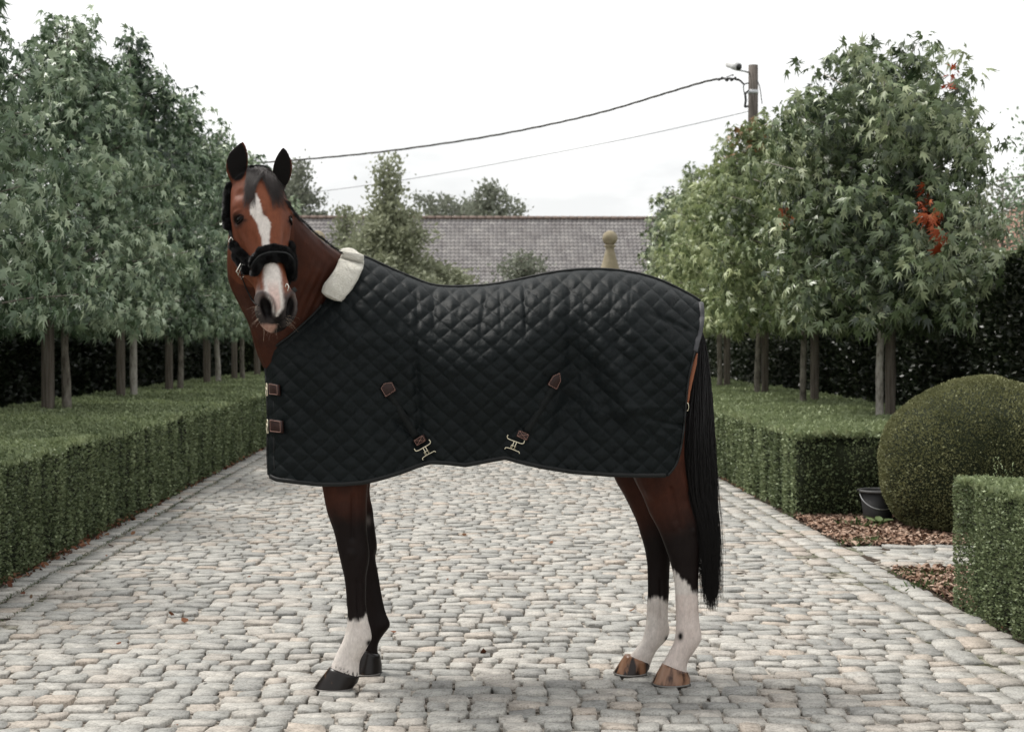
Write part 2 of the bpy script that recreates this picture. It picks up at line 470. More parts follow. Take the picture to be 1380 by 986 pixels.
M_GRASS = leaf_mat('grass_blade', (.03, .05, .015), (.06, .10, .03), (.12, .17, .06), .6, .2, .3)
def tufts(name, spots, seed, label):
    r_ = np.random.RandomState(seed); P, H = [], []
    for x, y, r0, k, h in spots:
        P.append(np.stack([r_.normal(x, r0, k), r_.normal(y, r0, k), np.zeros(k)], 1)); H.append(np.full(k, h) * r_.uniform(.4, 1.2, k))
    P = np.concatenate(P); H = np.concatenate(H); n_ = len(P)
    Z = norm(np.stack([r_.normal(size=n_) * .7, r_.normal(size=n_) * .7, np.ones(n_)], 1)); X, Y, _ = frames(Z, r_)
    V, F = scatter([(-.1, 0, 0), (.1, 0, 0), (.07, .1, .6), (-.07, .1, .6), (0, .35, 1)], np.array([(0, 1, 2, 3), (3, 2, 4, 4)])[:1], P, X, Y, Z, H)
    V2, F2 = scatter([(-.07, .1, .6), (.07, .1, .6), (0, .35, 1)], np.array([(0, 1, 2)]), P, X, Y, Z, H)
    o = link(name, mesh_from(name, np.concatenate([V, V2]), [tuple(f) for f in F] + [tuple(f + len(V)) for f in F2], [M_GRASS], False, tint=np.concatenate([np.repeat(r_.rand(n_) * .7, 5), np.repeat(r_.rand(n_) * .7, 3)])))
    o['kind'] = 'stuff'; tag(o, label, 'weeds'); return o
tufts('moss_and_grass', [(-2.545, y, .012, 14, .018) for y in np.arange(5.5, 16, .09)] + [(-2.365, y, .01, 8, .014) for y in np.arange(5.5, 14, .11)] + [(-2.74, y, .03, 16, .035) for y in np.arange(7.5, 14, .16)], 8, 'moss and grass growing in the joints along the left edge of the drive')
tufts('seedling_weeds', [(2.72, 10.3, .05, 90, .05), (2.85, 10.42, .06, 60, .05), (3.0, 11.2, .08, 40, .09), (2.78, 8.9, .07, 120, .05), (2.72, 8.5, .08, 130, .05), (2.76, 8.15, .06, 90, .045), (2.68, 9.05, .04, 40, .04)], 9, 'small green weeds sprouting from the bark mulch')

# ================================================================== CLIPPED HEDGES
M_CORE = noisy_mat('hedge_inside_shade', [(0, (.010, .014, .006)), (1, (.024, .030, .013))], 12, .95, .5, .02)  # core coloured near black to paint shade in the leaf gaps
M_YEW = leaf_mat('yew_sprig', (.022, .035, .014), (.128, .165, .080), (.29, .34, .185), .5, .12, .35)
M_YEWO = leaf_mat('olive_yew_sprig', (.036, .044, .016), (.128, .136, .060), (.24, .245, .12), .55, .12, .3)
M_BEECH = leaf_mat('dark_hedge_leaf', (.008, .013, .006), (.018, .028, .012), (.20, .24, .13), .4, .12, .5)  # pale end of the range paints sunlight on the right hedge's top
TW_V = np.array([(0, 0, 0), (-.42, .10, .45), (0, .02, .5), (.42, .10, .45), (0, .12, 1.0), (-.3, -.05, .85), (.3, -.05, .85)])
TW_F = np.array([(0, 2, 1), (0, 3, 2), (1, 2, 4), (2, 3, 4)])
LF_V = np.array([(0, 0, 0), (-.5, .08, .5), (0, -.04, .52), (.5, .08, .5), (0, .04, 1.0)]); LF_F = np.array([(0, 2, 1), (0, 3, 2), (1, 2, 4), (2, 3, 4)])
def face_points(corner, du, dv, nrm_, dens_fn, rs_, rough):
    """random points on the parallelogram corner + u*du + v*dv, thinned with distance"""
    A = np.linalg.norm(np.cross(du, dv)); nmax = int(A * dens_fn(0)); out = []
    u, v = rs_.rand(nmax), rs_.rand(nmax)
    P = corner + u[:, None] * du + v[:, None] * dv
    d = P[:, 1]; keep = rs_.rand(nmax) < dens_fn(d) / dens_fn(0)
    P = P[keep]; N_ = np.broadcast_to(nrm_, P.shape)
    return P, N_
def box_hedge(name, label, x0, x1, y0, y1, h, faces, size, dens, m, seed, group=None, top_len=1.6, topdens=1.0, rough=.03, streak=True, shoots=0, cat='hedge', top_light=.25, core_in=.075, lean=.9, end_shade=0.0, slen=.14):
    """faces: which of 'l' 'r' (long sides), 'f' (near end), 't' (top) are leafed"""
    rs_ = np.random.RandomState(seed); root = thing(name, label, cat, ((x0 + x1) / 2, (y0 + y1) / 2, 0), group)
    inv = Matrix.Translation(-root.location)
    top_light = top_light + .14  # hedge tops get a paler leaf tint, daylight put into the colour
    fn = lambda d: dens * 1.15 * np.clip(9.0 / np.maximum(d, 7), 0, 1.0) ** 1.35
    P, N_, S, T = [], [], [], []
    def add(corner, du, dv, nr, top=False, ds=1.0):
        p, q = face_points(np.array(corner, float), np.array(du, float), np.array(dv, float), np.array(nr, float), lambda d: fn(d) * ds, rs_, rough)
        # vertical streaks and shallow hollows in the clipped face
        if not top and streak:
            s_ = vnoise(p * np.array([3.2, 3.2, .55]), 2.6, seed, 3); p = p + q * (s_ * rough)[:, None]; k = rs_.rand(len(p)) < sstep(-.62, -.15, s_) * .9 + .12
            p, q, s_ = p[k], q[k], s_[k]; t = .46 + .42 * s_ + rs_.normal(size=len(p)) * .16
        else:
            s_ = vnoise(p, 2.2, seed + 4, 3); p = p + q * (s_ * rough * 1.1 + rough * .3)[:, None]; t = (.40 + top_light if top else .22) + .3 * s_ + rs_.normal(size=len(p)) * .15
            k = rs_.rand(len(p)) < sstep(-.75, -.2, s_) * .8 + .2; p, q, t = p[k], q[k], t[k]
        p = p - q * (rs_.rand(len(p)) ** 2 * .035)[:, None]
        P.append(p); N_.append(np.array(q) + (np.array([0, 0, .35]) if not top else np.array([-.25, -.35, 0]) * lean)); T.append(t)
        sc_ = size * np.clip(p[:, 1] / 9.0, .85, 2.2) ** .75 * rs_.uniform(.6, 1.35, len(p)); S.append(sc_ * (top_len * 1.2 if top else 1.0))
    if 'l' in faces: add((x0, y0, 0), (0, y1 - y0, 0), (0, 0, h), (-1, 0, 0))
    if 'r' in faces: add((x1, y0, 0), (0, y1 - y0, 0), (0, 0, h), (1, 0, 0))
    if 'f' in faces:
        add((x0, y0, 0), (x1 - x0, 0, 0), (0, 0, h), (0, -1, 0)); T[-1] = T[-1] + end_shade  # near end's shade is put into the leaf tint
    if 'b' in faces: add((x0, y1, 0), (x1 - x0, 0, 0), (0, 0, h), (0, 1, 0))
    if 't' in faces: add((x0, y0, h), (x1 - x0, 0, 0), (0, y1 - y0, 0), (0, 0, 1), True, topdens)
    P, N_, S, T = np.concatenate(P), np.concatenate(N_), np.concatenate(S), np.concatenate(T)
    Z = norm(N_ + rs_.normal(size=P.shape) * .55); X, Y, _ = frames(Z, rs_)
    sc3 = np.stack([S * .72, S, S], 1)
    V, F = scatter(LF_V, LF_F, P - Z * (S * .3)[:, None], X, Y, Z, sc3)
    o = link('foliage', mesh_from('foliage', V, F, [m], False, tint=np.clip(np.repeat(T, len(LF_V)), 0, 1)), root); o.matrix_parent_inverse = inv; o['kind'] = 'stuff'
    c = core_in; L_ = [np.linspace(x0 + c, x1 - c, max(2, int((x1 - x0) / .15))), np.linspace(y0 + c, y1 - c, max(2, int((y1 - y0) / .15)))]
    mb = MB(); mb.box(((x0 + x1) / 2, (y0 + y1) / 2, (h - c) / 2), (x1 - x0 - 2 * c, y1 - y0 - 2 * c, h - c), bev=.03)
    o2 = mb.obj('shade_core', M_CORE, root); o2.matrix_parent_inverse = inv
    if shoots:
        # long soft shoots standing out of the top
        k = shoots; b0 = np.stack([rs_.uniform(x0, x1, k), rs_.uniform(y0, y1, k), np.full(k, h - .02)], 1)
        d = norm(np.stack([rs_.normal(size=k) * .55, rs_.normal(size=k) * .55, np.full(k, 1.0)], 1)); ln = .04 + (slen - .04) * rs_.rand(k) ** (1.3 if slen > .2 else 2.2)
        q = 12; tt = np.tile(np.linspace(.15, 1, q), k); bb = np.repeat(b0, q, 0); dd = np.repeat(d, q, 0); ll = np.repeat(ln, q)
        p = bb + dd * (ll * tt)[:, None] + np.array([0, 0, -1]) * (ll * tt ** 2 * .25)[:, None]
        X, Y, _ = frames(dd, rs_); sd_ = np.where(np.arange(len(p)) % 2 == 0, 1, -1)[:, None]
        Z = norm(X * sd_ + dd * .7 + rs_.normal(size=p.shape) * .25); X2, Y2, _ = frames(Z, rs_)
        V, F = scatter(LF_V, LF_F, p, X2, Y2, Z, np.stack([np.full(len(p), .007), np.full(len(p), .007), .022 * (1.1 - .5 * tt)], 1))
        o3 = link('new_shoots', mesh_from('new_shoots', V, F, [m], False, tint=np.repeat(np.clip(.7 + .2 * rs_.normal(size=len(p)), 0, 1), len(LF_V))), root); o3.matrix_parent_inverse = inv; o3['kind'] = 'stuff'
    return root
G_H = None
box_hedge('clipped_hedge', 'long low clipped yew hedge running along the left side of the cobbled drive', -4.9, -2.735, 3.5, 33.5, .69, 'rft', .0185, 5600, M_YEW, 21, top_len=1.8, topdens=.95, shoots=4200, slen=.17, rough=.044, top_light=.2)
box_hedge('clipped_hedge', 'long low clipped yew hedge right of the drive, its square end facing the mulch bed', 2.63, 4.75, 11.9, 33.5, .665, 'lft', .021, 5600, M_YEW, 22, top_len=1.9, topdens=.95, shoots=2600, slen=.17, rough=.042, top_light=.30, end_shade=-.16)
box_hedge('clipped_hedge', 'short near block of low yew hedge at the right edge with stray shoots on top', 2.60, 4.6, 3.2, 7.86, .675, 'lbft', .0185, 10500, M_YEW, 23, top_len=1.7, topdens=.9, shoots=700, slen=.26, rough=.032, top_light=.18)
# stray long shoots on the near right block
box_hedge('tall_hedge', 'tall dark hedge behind the left row of trees', -6.6, -5.6, 6, 36, 2.6, 'rt', .050, 900, M_BEECH, 24, rough=.08, top_len=1.2, streak=False, core_in=.10, top_light=-.1)
box_hedge('tall_hedge', 'tall dark hedge with a clipped top painted sunlit behind the right row of trees', 5.55, 6.7, 6, 36, 2.30, 'lt', .046, 1100, M_BEECH, 25, rough=.07, top_len=1.2, streak=False, core_in=.10, top_light=.75)

box_hedge('tall_hedge', 'tall dark hedge closing the far end of the left tree row', -7.5, -3.3, 35.6, 36.5, 2.5, 'ft', .06, 1500, M_BEECH, 26, rough=.08, top_len=1.2, streak=False, core_in=.10, top_light=-.1)
box_hedge('tall_hedge', 'tall dark hedge closing the far end of the right tree row', 3.6, 7.5, 35.6, 36.5, 2.5, 'ft', .06, 1500, M_BEECH, 27, rough=.08, top_len=1.2, streak=False, core_in=.10, top_light=-.1)
# ------------------------------------------------------------------ domed topiary
def dome():
    rs_ = np.random.RandomState(31); cx, cy = 3.93, 11.22; root = thing('topiary_dome', 'big rounded olive green topiary dome between the black bucket and the near right hedge', 'topiary', (cx, cy, 0)); inv = Matrix.Translation(-root.location)
    prof = np.array([(.0, .55), (.08, .66), (.25, .745), (.45, .77), (.62, .755), (.78, .69), (.92, .575), (1.03, .42), (1.10, .24), (1.135, .08), (1.14, .001)])    # z, r
    ps = spline(prof, 80); seg = np.r_[0, np.cumsum(np.hypot(np.diff(ps[:, 0]), np.diff(ps[:, 1])))]
    wgt = ps[:, 1] + .02; n_ = 56000; i = rs_.choice(80, n_, p=wgt / wgt.sum()); j = np.clip(i + 1, 0, 79); f = rs_.rand(n_)
    z = ps[i, 0] * (1 - f) + ps[j, 0] * f; r = ps[i, 1] * (1 - f) + ps[j, 1] * f; a = rs_.uniform(0, 2 * math.pi, n_)
    dz = np.gradient(ps[:, 0])[i]; dr_ = np.gradient(ps[:, 1])[i]; nr = norm(np.stack([dz * np.cos(a), dz * np.sin(a), -dr_], 1))
    P = np.stack([cx + r * np.cos(a), cy + r * np.sin(a), z], 1)
    s_ = vnoise(P, 7, 3, 3); s2 = vnoise(P, 1.6, 6, 2); P = P + nr * (s_ * .014 + s2 * .03)[:, None] - nr * (rs_.rand(n_) ** 2 * .03)[:, None]
    k = rs_.rand(n_) < sstep(-.7, -.25, s_) * .8 + .2; P, nr, s_, s2 = P[k], nr[k], s_[k], s2[k]
    Z = norm(nr + np.array([0, 0, .35]) + rs_.normal(size=P.shape) * .5); X, Y, _ = frames(Z, rs_); S = .016 * rs_.uniform(.6, 1.3, len(P))
    V, F = scatter(LF_V, LF_F, P - Z * (S * .3)[:, None], X, Y, Z, np.stack([S * .8, S, S], 1)); T = np.clip(.38 + .4 * s_ + .3 * s2 + rs_.normal(size=len(P)) * .10, 0, 1)
    o = link('foliage', mesh_from('foliage', V, F, [M_YEWO], False, tint=np.repeat(T, len(LF_V))), root); o.matrix_parent_inverse = inv; o['kind'] = 'stuff'
    mb = MB(); mb.lathe([(max(q[1] - .045, .001), max(0, q[0] - (.04 if q[0] > .9 else 0))) for q in ps[::3]], (cx, cy, 0), 40); o = mb.obj('shade_core', M_CORE, root, True); o.matrix_parent_inverse = inv
dome()

# ------------------------------------------------------------------ trees
def star_leaf():
    pts = [(0, -.12)]
    for a_, r_, w_ in ((200, .62, 0), (232, .30, 0), (258, .40, 0)): pass
    out = []
    for tip, notch in ((-158, None), (-125, None)): pass
    # five pointed lobes around the stalk
    tips = [(-86, .56), (-42, .86), (0, 1.0), (42, .86), (86, .56)]; ang_n = [-63, -21, 21, 63]
    V = [(0, 0, 0)]
    ring = []
    for k, (t_, r_) in enumerate(tips):
        ring.append((math.radians(t_), r_))
        if k < 4: ring.append((math.radians(ang_n[k]), .34))
    for a_, r_ in ring:
        z = -.10 if r_ > .5 else .02
        V.append((math.sin(a_) * r_, z * (r_ ** 2), math.cos(a_) * r_))
    F = [(0, i, i + 1) for i in range(1, len(ring))]
    return np.array(V), np.array(F)
ST_V, ST_F = star_leaf()
ST_V = ST_V * np.array([.64, 1, .98]) + np.array([0, 0, .1]); ST_V[0] = (0, 0, 0)
ST_V[:, 1] -= .30 * ST_V[:, 2] ** 2 + .42 * np.abs(ST_V[:, 0])                                        # droop of the middle lobe
M_BARK = noisy_mat('grey_bark', [(.3, (.08, .070, .058)), (.5, (.20, .178, .15)), (.7, (.30, .275, .24))], 26, .9, .9, .012, stretch=(1, 1, .35), bscale=40)
M_BARKP = noisy_mat('pale_bark', [(.3, (.17, .155, .135)), (.48, (.42, .39, .35)), (.7, (.52, .50, .46))], 24, .9, .8, .010, stretch=(1, 1, .4), bscale=40)
M_WOOD = noisy_mat('weathered_post_wood', [(.3, (.085, .070, .058)), (.5, (.165, .140, .118)), (.72, (.24, .21, .18))], 14, .9, .7, .006, stretch=(3.5, 3.5, .22), bscale=20)
M_GUM_L = leaf_mat('sweetgum_leaf_cool', (.012, .030, .015), (.125, .190, .105), (.42, .50, .34), .36, .13, .55)  # sweetgum tints spread wide: leaf shadows and glossy highlights put into the colour
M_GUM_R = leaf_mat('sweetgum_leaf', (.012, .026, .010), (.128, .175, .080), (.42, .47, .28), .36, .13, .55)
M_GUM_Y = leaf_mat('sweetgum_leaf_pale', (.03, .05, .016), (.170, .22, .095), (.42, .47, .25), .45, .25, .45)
M_REDL = leaf_mat('autumn_leaf', (.16, .028, .008), (.36, .070, .018), (.48, .14, .04), .5, .3, .4)
M_TIPL = leaf_mat('bronze_tip_leaf', (.14, .08, .03), (.24, .14, .06), (.36, .22, .10), .5, .3, .4)
LEAF_ME = {}
def tree(label, x, y, h, z0, rx, ry, m, seed, nleaf, lsize, singles=0, leader=.28, broad=False, reds=(), lean=0.0, pale=None, group='trees in the two clipped rows', bark=M_BARK, tr=.05, bronze=0):
    rs_ = np.random.RandomState(seed); root = thing('sweetgum_tree', label, 'tree', (x, y, 0), group); inv = Matrix.Translation(-root.location)
    def put(name, me, mm=None, **k):
        o = link(name, me, root, **k); o.matrix_parent_inverse = inv; return o
    # trunk and limbs
    mb = MB(); ht_ = h * .9; tz = np.linspace(-.02, ht_, 14); wob = np.cumsum(rs_.normal(size=(14, 2)) * .010, 0)
    tp = np.stack([x + wob[:, 0] + lean * tz / h, y + wob[:, 1], tz], 1); mb.tube(tp, tr * np.linspace(1.12, .22, 14) * (1 + .06 * rs_.normal(size=14)), 10)
    put('trunk', mb.mesh('trunk', [bark], True))
    mb = MB(); LB = []
    H = h - z0
    if broad: hw_ = [.80, .95, 1.0, 1.02, 1.04, .96, .70, .22]
    else: hw_ = [.82, .98, 1.0, .92, .66, .38, .17, .05]
    def hull(zf):      # crown half width at height fraction
        return np.interp(zf, [0, .04, .15, .45, .62, .78, .9, 1], hw_)
    nb = 46
    for i in range(nb):
        zf = (i + .5) / nb * .97; a_ = i * 2.399 + rs_.uniform(-.4, .4); base = tp[min(13, int((z0 * .95 + zf * H * .86) / ht_ * 13))].copy(); base[2] = z0 * .92 + zf * H * .84
        R_ = hull(zf) * rs_.uniform(.72, 1.12); tip = np.array([x + lean * zf + math.cos(a_) * rx * R_, y + math.sin(a_) * ry * R_, z0 + zf * H + rs_.uniform(.0, .25) + .05])
        mid_ = (base + tip) / 2 + np.array([0, 0, .10]); q = spline([base, mid_, tip], 7); mb.tube(q, np.linspace(.016, .004, 7), 5); LB.append((q, zf))
    put('branches', mb.mesh('branches', [bark], True))
    # leaf clusters ride on the branches and on an uneven outer shell
    P, D, T = [], [], []
    ncl = nleaf // 7
    for c_ in range(ncl):
        q, zf = LB[rs_.randint(len(LB))]; t_ = rs_.uniform(.04, 1.08) ** .6; k_ = min(t_, 1) * 6; i0 = int(min(k_, 5)); p = q[i0] + (q[i0 + 1] - q[i0]) * (k_ - i0)
        if t_ > 1: p = p + (q[6] - q[5]) * (t_ - 1) * 3
        p = p + rs_.normal(size=3) * np.array([.13, .13, .12])
        if rs_.rand() < .38:
            zf = rs_.uniform(0, .86) ** 1.25; a0 = rs_.uniform(0, 2 * math.pi); R_ = hull(zf) * rs_.uniform(.55, 1.0) * (1 + .12 * math.sin(3 * a0 + seed) + .14 * float(vnoise([[math.cos(a0) * 1.5, math.sin(a0) * 1.5, zf * 5]], 1, seed)[0]))
            p = np.array([x + lean * zf + math.cos(a0) * rx * R_, y + math.sin(a0) * ry * R_, z0 + .04 + zf * H])
        out = norm(np.array([p[0] - x, p[1] - y, .25 + (.5 if zf > .8 else 0)]))
        n7 = 7; a_ = np.arange(n7) * 2 * math.pi / n7 + rs_.uniform(0, 6); up = norm(out + rs_.normal(size=3) * .35); X_, Y_, _ = frames(up[None], rs_)
        d = np.cos(a_)[:, None] * X_ + np.sin(a_)[:, None] * Y_ + up * .25 + np.array([0, 0, -.85]) + rs_.normal(size=(n7, 3)) * .22
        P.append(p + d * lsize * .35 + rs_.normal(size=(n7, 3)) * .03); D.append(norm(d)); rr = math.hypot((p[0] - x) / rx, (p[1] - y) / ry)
        T.append(np.clip(.40 + .30 * vnoise(p[None], 2.4, seed)[0] + rs_.normal() * .13 + .38 * (min(1.2, rr) - .8) + rs_.normal(size=n7) * .13 + (.12 if zf > .75 else 0), 0, 1))  # tint paints shade inside the crown, light on its outside and top
    # leading shoots at the top
    for s_ in range(14):
        b0 = np.array([x + lean + rs_.normal() * rx * .30, y + rs_.normal() * ry * .3, h - .62 - rs_.rand() * .45]); ln = rs_.uniform(.25, .60) * (1.25 if s_ == 0 else 1)
        if s_ == 0: b0 = np.array([x + lean, y, h - .6]); ln = .62
        dirn = norm(np.array([rs_.normal() * .16, rs_.normal() * .16, 1]))
        for k_ in range(int(ln / .022)):
            p = b0 + dirn * k_ * .022; a_ = k_ * 2.4 + rs_.rand(); d = np.array([[math.cos(a_), math.sin(a_), .15 - .6 * rs_.rand()]]); P.append(p + d * .04); D.append(norm(d)); T.append(np.clip(np.array([.5 + .2 * rs_.normal()]), 0, 1))
    P, D, T = np.concatenate(P), np.concatenate(D), np.concatenate(T)
    k_ = P[:, 2] > z0 - .12; P, D, T = P[k_], D[k_], T[k_]
    Z = norm(D); X, Y, _ = frames(Z, rs_, up=None)
    # leaf blade faces up and outwards
    outw = norm(np.stack([(P[:, 0] - x), (P[:, 1] - y), np.full(len(P), .6)], 1) + rs_.normal(size=P.shape) * .65); X = norm(np.cross(outw, Z)); Y = np.cross(Z, X)
    S = lsize * rs_.uniform(.55, 1.2, len(P)); T = np.clip(T + rs_.normal(size=len(P)) * .12, 0, 1)
    isred = np.zeros(len(P), bool); spx, spy = proj(P)
    for (cx, cy, rx_, ry_) in reds:
        isred |= (((spx - cx) / rx_) ** 2 + ((spy - cy) / ry_) ** 2 < 1) & (P[:, 1] < y - .15 * ry)
    mi = np.zeros(len(P), int); mi[isred] = 1
    if bronze: mi[(P[:, 2] > h - .55) & (rs_.rand(len(P)) < bronze) & ~isred] = 2
    one = np.zeros(len(P), bool)
    if singles:
        cam_side = -P[:, 1] + .35 * np.abs(P[:, 0] - x) * 0 + S * 5; order = np.argsort(-(cam_side + rs_.rand(len(P)) * .6)); one[order[:singles]] = True
        mats = [m, M_REDL, M_TIPL]
        for i in np.where(one)[0]:
            key = (m.name, int(mi[i]), int(T[i] * 4.99))
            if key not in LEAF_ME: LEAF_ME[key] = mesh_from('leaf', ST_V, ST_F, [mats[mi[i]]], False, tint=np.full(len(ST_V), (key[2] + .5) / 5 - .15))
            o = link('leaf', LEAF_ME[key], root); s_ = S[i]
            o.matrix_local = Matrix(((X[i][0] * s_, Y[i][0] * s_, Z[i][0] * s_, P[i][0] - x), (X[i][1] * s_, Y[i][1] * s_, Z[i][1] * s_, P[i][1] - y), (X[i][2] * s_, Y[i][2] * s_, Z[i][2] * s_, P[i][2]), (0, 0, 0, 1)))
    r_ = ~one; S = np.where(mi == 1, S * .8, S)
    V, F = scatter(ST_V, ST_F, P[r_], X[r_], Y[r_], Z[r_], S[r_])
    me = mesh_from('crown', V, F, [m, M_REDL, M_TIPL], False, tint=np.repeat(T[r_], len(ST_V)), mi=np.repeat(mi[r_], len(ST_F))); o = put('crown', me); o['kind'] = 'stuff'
    return root
def post(label, x, y, h, w, seed, tilt=(0, 0), m=M_WOOD, rnd=False):
    rs_ = np.random.RandomState(seed); mb = MB(); root = thing('support_post', label, 'post', (x, y, 0), 'wooden support posts beside the trees')
    if rnd:
        mb.tube([(tilt[0] * z, tilt[1] * z, z) for z in np.linspace(0, h, 8)], w / 2 * (1 + .03 * rs_.normal(size=8)), 14)
    else:
        mb.rings([[(sx * w / 2 + tilt[0] * z + e * sx, sy * w / 2 + tilt[1] * z + e * sy, z) for sx, sy in ((-1, -.85), (-.85, -1), (.85, -1), (1, -.85), (1, .85), (.85, 1), (-.85, 1), (-1, .85))] for z, e in ((0, 0), (h * .3, .002 * rs_.normal()), (h * .6, .002 * rs_.normal()), (h - .01, 0), (h, -.006))])
    mb.obj('timber', m, root, rnd)
    mb = MB(); zt = h - .12; mb.tube([(w * .5 * math.cos(a_) * 1.2 + .0 + tilt[0] * zt, w * .62 * math.sin(a_), zt + .01 * math.sin(a_ * 2)) for a_ in np.linspace(0, 2 * math.pi, 14)], .012, 6, flat=(1.4, .4)); mb.obj('tie_strap', M_STRAPX, root, True)
M_STRAPX = mat('black_rubber_tie', (.015, .015, .014), .7)[0]
def at_px(px, lateral):       # depth where the line x = lateral passes this photo column
    f = AX_F + AX_R * (px - 690) / FPX
    return lateral * f[1] / f[0]
ordn = ['first', 'second', 'third', 'fourth', 'fifth', 'sixth', 'seventh']
# left row: (trunk column, post column, top pixel)
LEFTT = [(88, 65, 8), (177, 163, 52), (240, 228, 116), (293, 279, 165), (327, 316, 192), (349, 346, 208), (365, 362, 222)]
Y0 = [at_px(t_[1], -4.35) for t_ in LEFTT]
for k, (tx, pxp, top) in enumerate(LEFTT):
    Y = Y0[k]; X = W(tx, 450, Y)[0]; h = W(tx, top + 14, Y)[2]
    tree(f'leafy green sweetgum, {ordn[k]} trunk from the left in the left row', X, Y + .1, h, 1.56, [1.2, 1.15, 1.1, 1.05, 1.0, .85, .8][k], 1.35, M_GUM_L, 50 + k, [11500, 10500, 8800, 6800, 5200, 3400, 2600][k], .108 + .004 * k, singles=[300, 300, 200, 0, 0, 0, 0][k], group=None, tr=.05, bark=M_BARKP if k in (1, 3) else M_BARK)
    xp = W(pxp, 450, Y)[0]
    post(['broad square wooden post left of the first trunk in the left row', 'square wooden post tight against the second trunk in the left row', 'wooden post left of the third trunk in the left row', 'wooden post left of the fourth trunk in the left row',
          'wooden post beside the fifth trunk in the left row', 'wooden post by the sixth trunk, half hidden at the horse\'s neck', 'farthest wooden post of the left row behind the horse'][k], xp, Y - .02, 1.95, 1.0 * (.10 if k else .11), 70 + k, (.0, 0))
for k, dy in enumerate((3.1, 6.3)):      # two trees nearer than the frame's left edge
    tree(['sweetgum at the left edge whose trunk stands outside the photo', 'nearest sweetgum of the left row standing outside the photo'][k], -4.45, Y0[0] - dy, 4.9, 1.56, 1.25, 1.35, M_GUM_L, 64 + k, 8000, .118, group=None, tr=.05)
RIGHTT = [(1181, 1206, 66), (1083, 1102, 142), (1018, 1034, 150), (968, 982, 212), (932, 944, 232), (905, 915, 245)]
for k, (tx, pxp, top) in enumerate(RIGHTT):
    Y = at_px(tx, 4.0); X = 4.0; h = W(tx, top + 10, Y)[2]
    reds = {0: [(1281, 92, 10, 30), (1245, 266, 9, 20), (1256, 294, 17, 13), (1266, 324, 8, 15)], 1: [(1058, 300, 13, 26), (1048, 350, 8, 10)], 2: [], 3: []}.get(k, [])
    tree([f'broad sweetgum at the right end of the row, with a spray of red leaves', 'second sweetgum from the right end, paler with a few red leaves', 'third sweetgum from the right end with bronze tips near the utility pole', 'fourth trunk from the right end in the right row of sweetgums',
          'sweetgum whose trunk is hidden by the horse\'s rump', 'farthest sweetgum of the right row beyond the horse'][k], X, Y, h, [1.58, 1.6, 1.6, 1.6, 1.6, 1.6][k], [.98, 1.12, 1.1, 1.05, .95, .78][k], 1.4,
         [M_GUM_R, M_GUM_Y, M_GUM_Y, M_GUM_Y, M_GUM_R, M_GUM_R][k], 80 + k, [14000, 10000, 8000, 6000, 4600, 3200][k], [.118, .112, .118, .122, .13, .13][k], singles=[300, 300, 200, 0, 0, 0][k], reds=reds, broad=(k == 0), lean=[.03, .03, 0, 0, 0, 0][k], group=None, tr=.047, bark=M_BARKP if k == 0 else M_BARK, bronze=.22 if k == 2 else 0)
    post([f'dark round wooden post right of the pale trunk at the right end of the row', 'round wooden post beside the second trunk from the right end', 'round wooden post beside the third trunk from the right end', 'round wooden post beside the fourth trunk, next to the horse\'s tail',
          'wooden post hidden behind the horse\'s rump', 'farthest wooden post of the right row'][k], W(pxp, 450, Y)[0], Y + .15, 1.95, .105, 90 + k, rnd=True)

# ------------------------------------------------------------------ conifers and far trees
def far_tree(name, label, cat, x, y, h, r, seed, n_, m, size, shape, z0=.3, drop=-.2, group=None, gaps=.0, trunk=.12):
    rs_ = np.random.RandomState(seed); root = thing(name, label, cat, (x, y, 0), group); inv = Matrix.Translation(-root.location)
    mb = MB(); mb.tube([(x + .04 * rs_.normal(), y, z) for z in np.linspace(0, h * .95, 8)], np.linspace(trunk, .015, 8), 8)
    L_ = []
    nb = 70
    for i in range(nb):
        zf = (i + .5) / nb; a_ = i * 2.399; R_ = np.interp(zf, shape[0], shape[1]) * r * rs_.uniform(.4, 1.25); b0 = np.array([x, y, z0 + zf * (h - z0)]); tip = b0 + np.array([math.cos(a_) * R_, math.sin(a_) * R_, drop * R_ + rs_.uniform(-.1, .3)])
        q = spline([b0, (b0 + tip) / 2 + np.array([0, 0, .06 * R_]), tip], 6); mb.tube(q, np.linspace(.03, .006, 6), 4); L_.append(q)
    o = mb.obj('trunk', M_BARK, root, True); o.matrix_parent_inverse = inv
    P = []; T = []
    lens = np.array([np.linalg.norm(q[-1] - q[0]) for q in L_]); lens = lens / lens.mean()
    for i, q in enumerate(L_):
        per = max(8, int(n_ / nb * lens[i])); t_ = (.12 + .88 * rs_.rand(per) ** .75) * 5; i0 = np.minimum(t_.astype(int), 4); p = q[i0] + (q[i0 + 1] - q[i0]) * (t_ - i0)[:, None]; sp_ = .13 * h / 6 + .08
        P.append(p + rs_.normal(size=p.shape) * sp_ * np.array([1, 1, .7])); T.append(np.full(per, rs_.rand() * .35) + rs_.rand(per) * .4 + .1)
    P, T = np.concatenate(P), np.concatenate(T); Z = norm(rs_.normal(size=P.shape) * .8 + np.array([0, 0, -.3]) + norm(P - np.array([x, y, h * .5]))); X, Y, _ = frames(Z, rs_); S = size * rs_.uniform(.5, 1.3, len(P))
    V, F = scatter(LF_V, LF_F, P, X, Y, Z, np.stack([S * .6, S * .6, S], 1)); o = link('crown', mesh_from('crown', V, F, [m], False, tint=np.repeat(np.clip(T, 0, 1), len(LF_V))), root); o.matrix_parent_inverse = inv; o['kind'] = 'stuff'
M_CON = leaf_mat('conifer_needles', (.07, .08, .045), (.175, .19, .12), (.32, .34, .235), .6, .2, .3)
M_CON2 = leaf_mat('grey_green_foliage', (.085, .098, .075), (.18, .195, .15), (.28, .30, .24), .6, .2, .3)
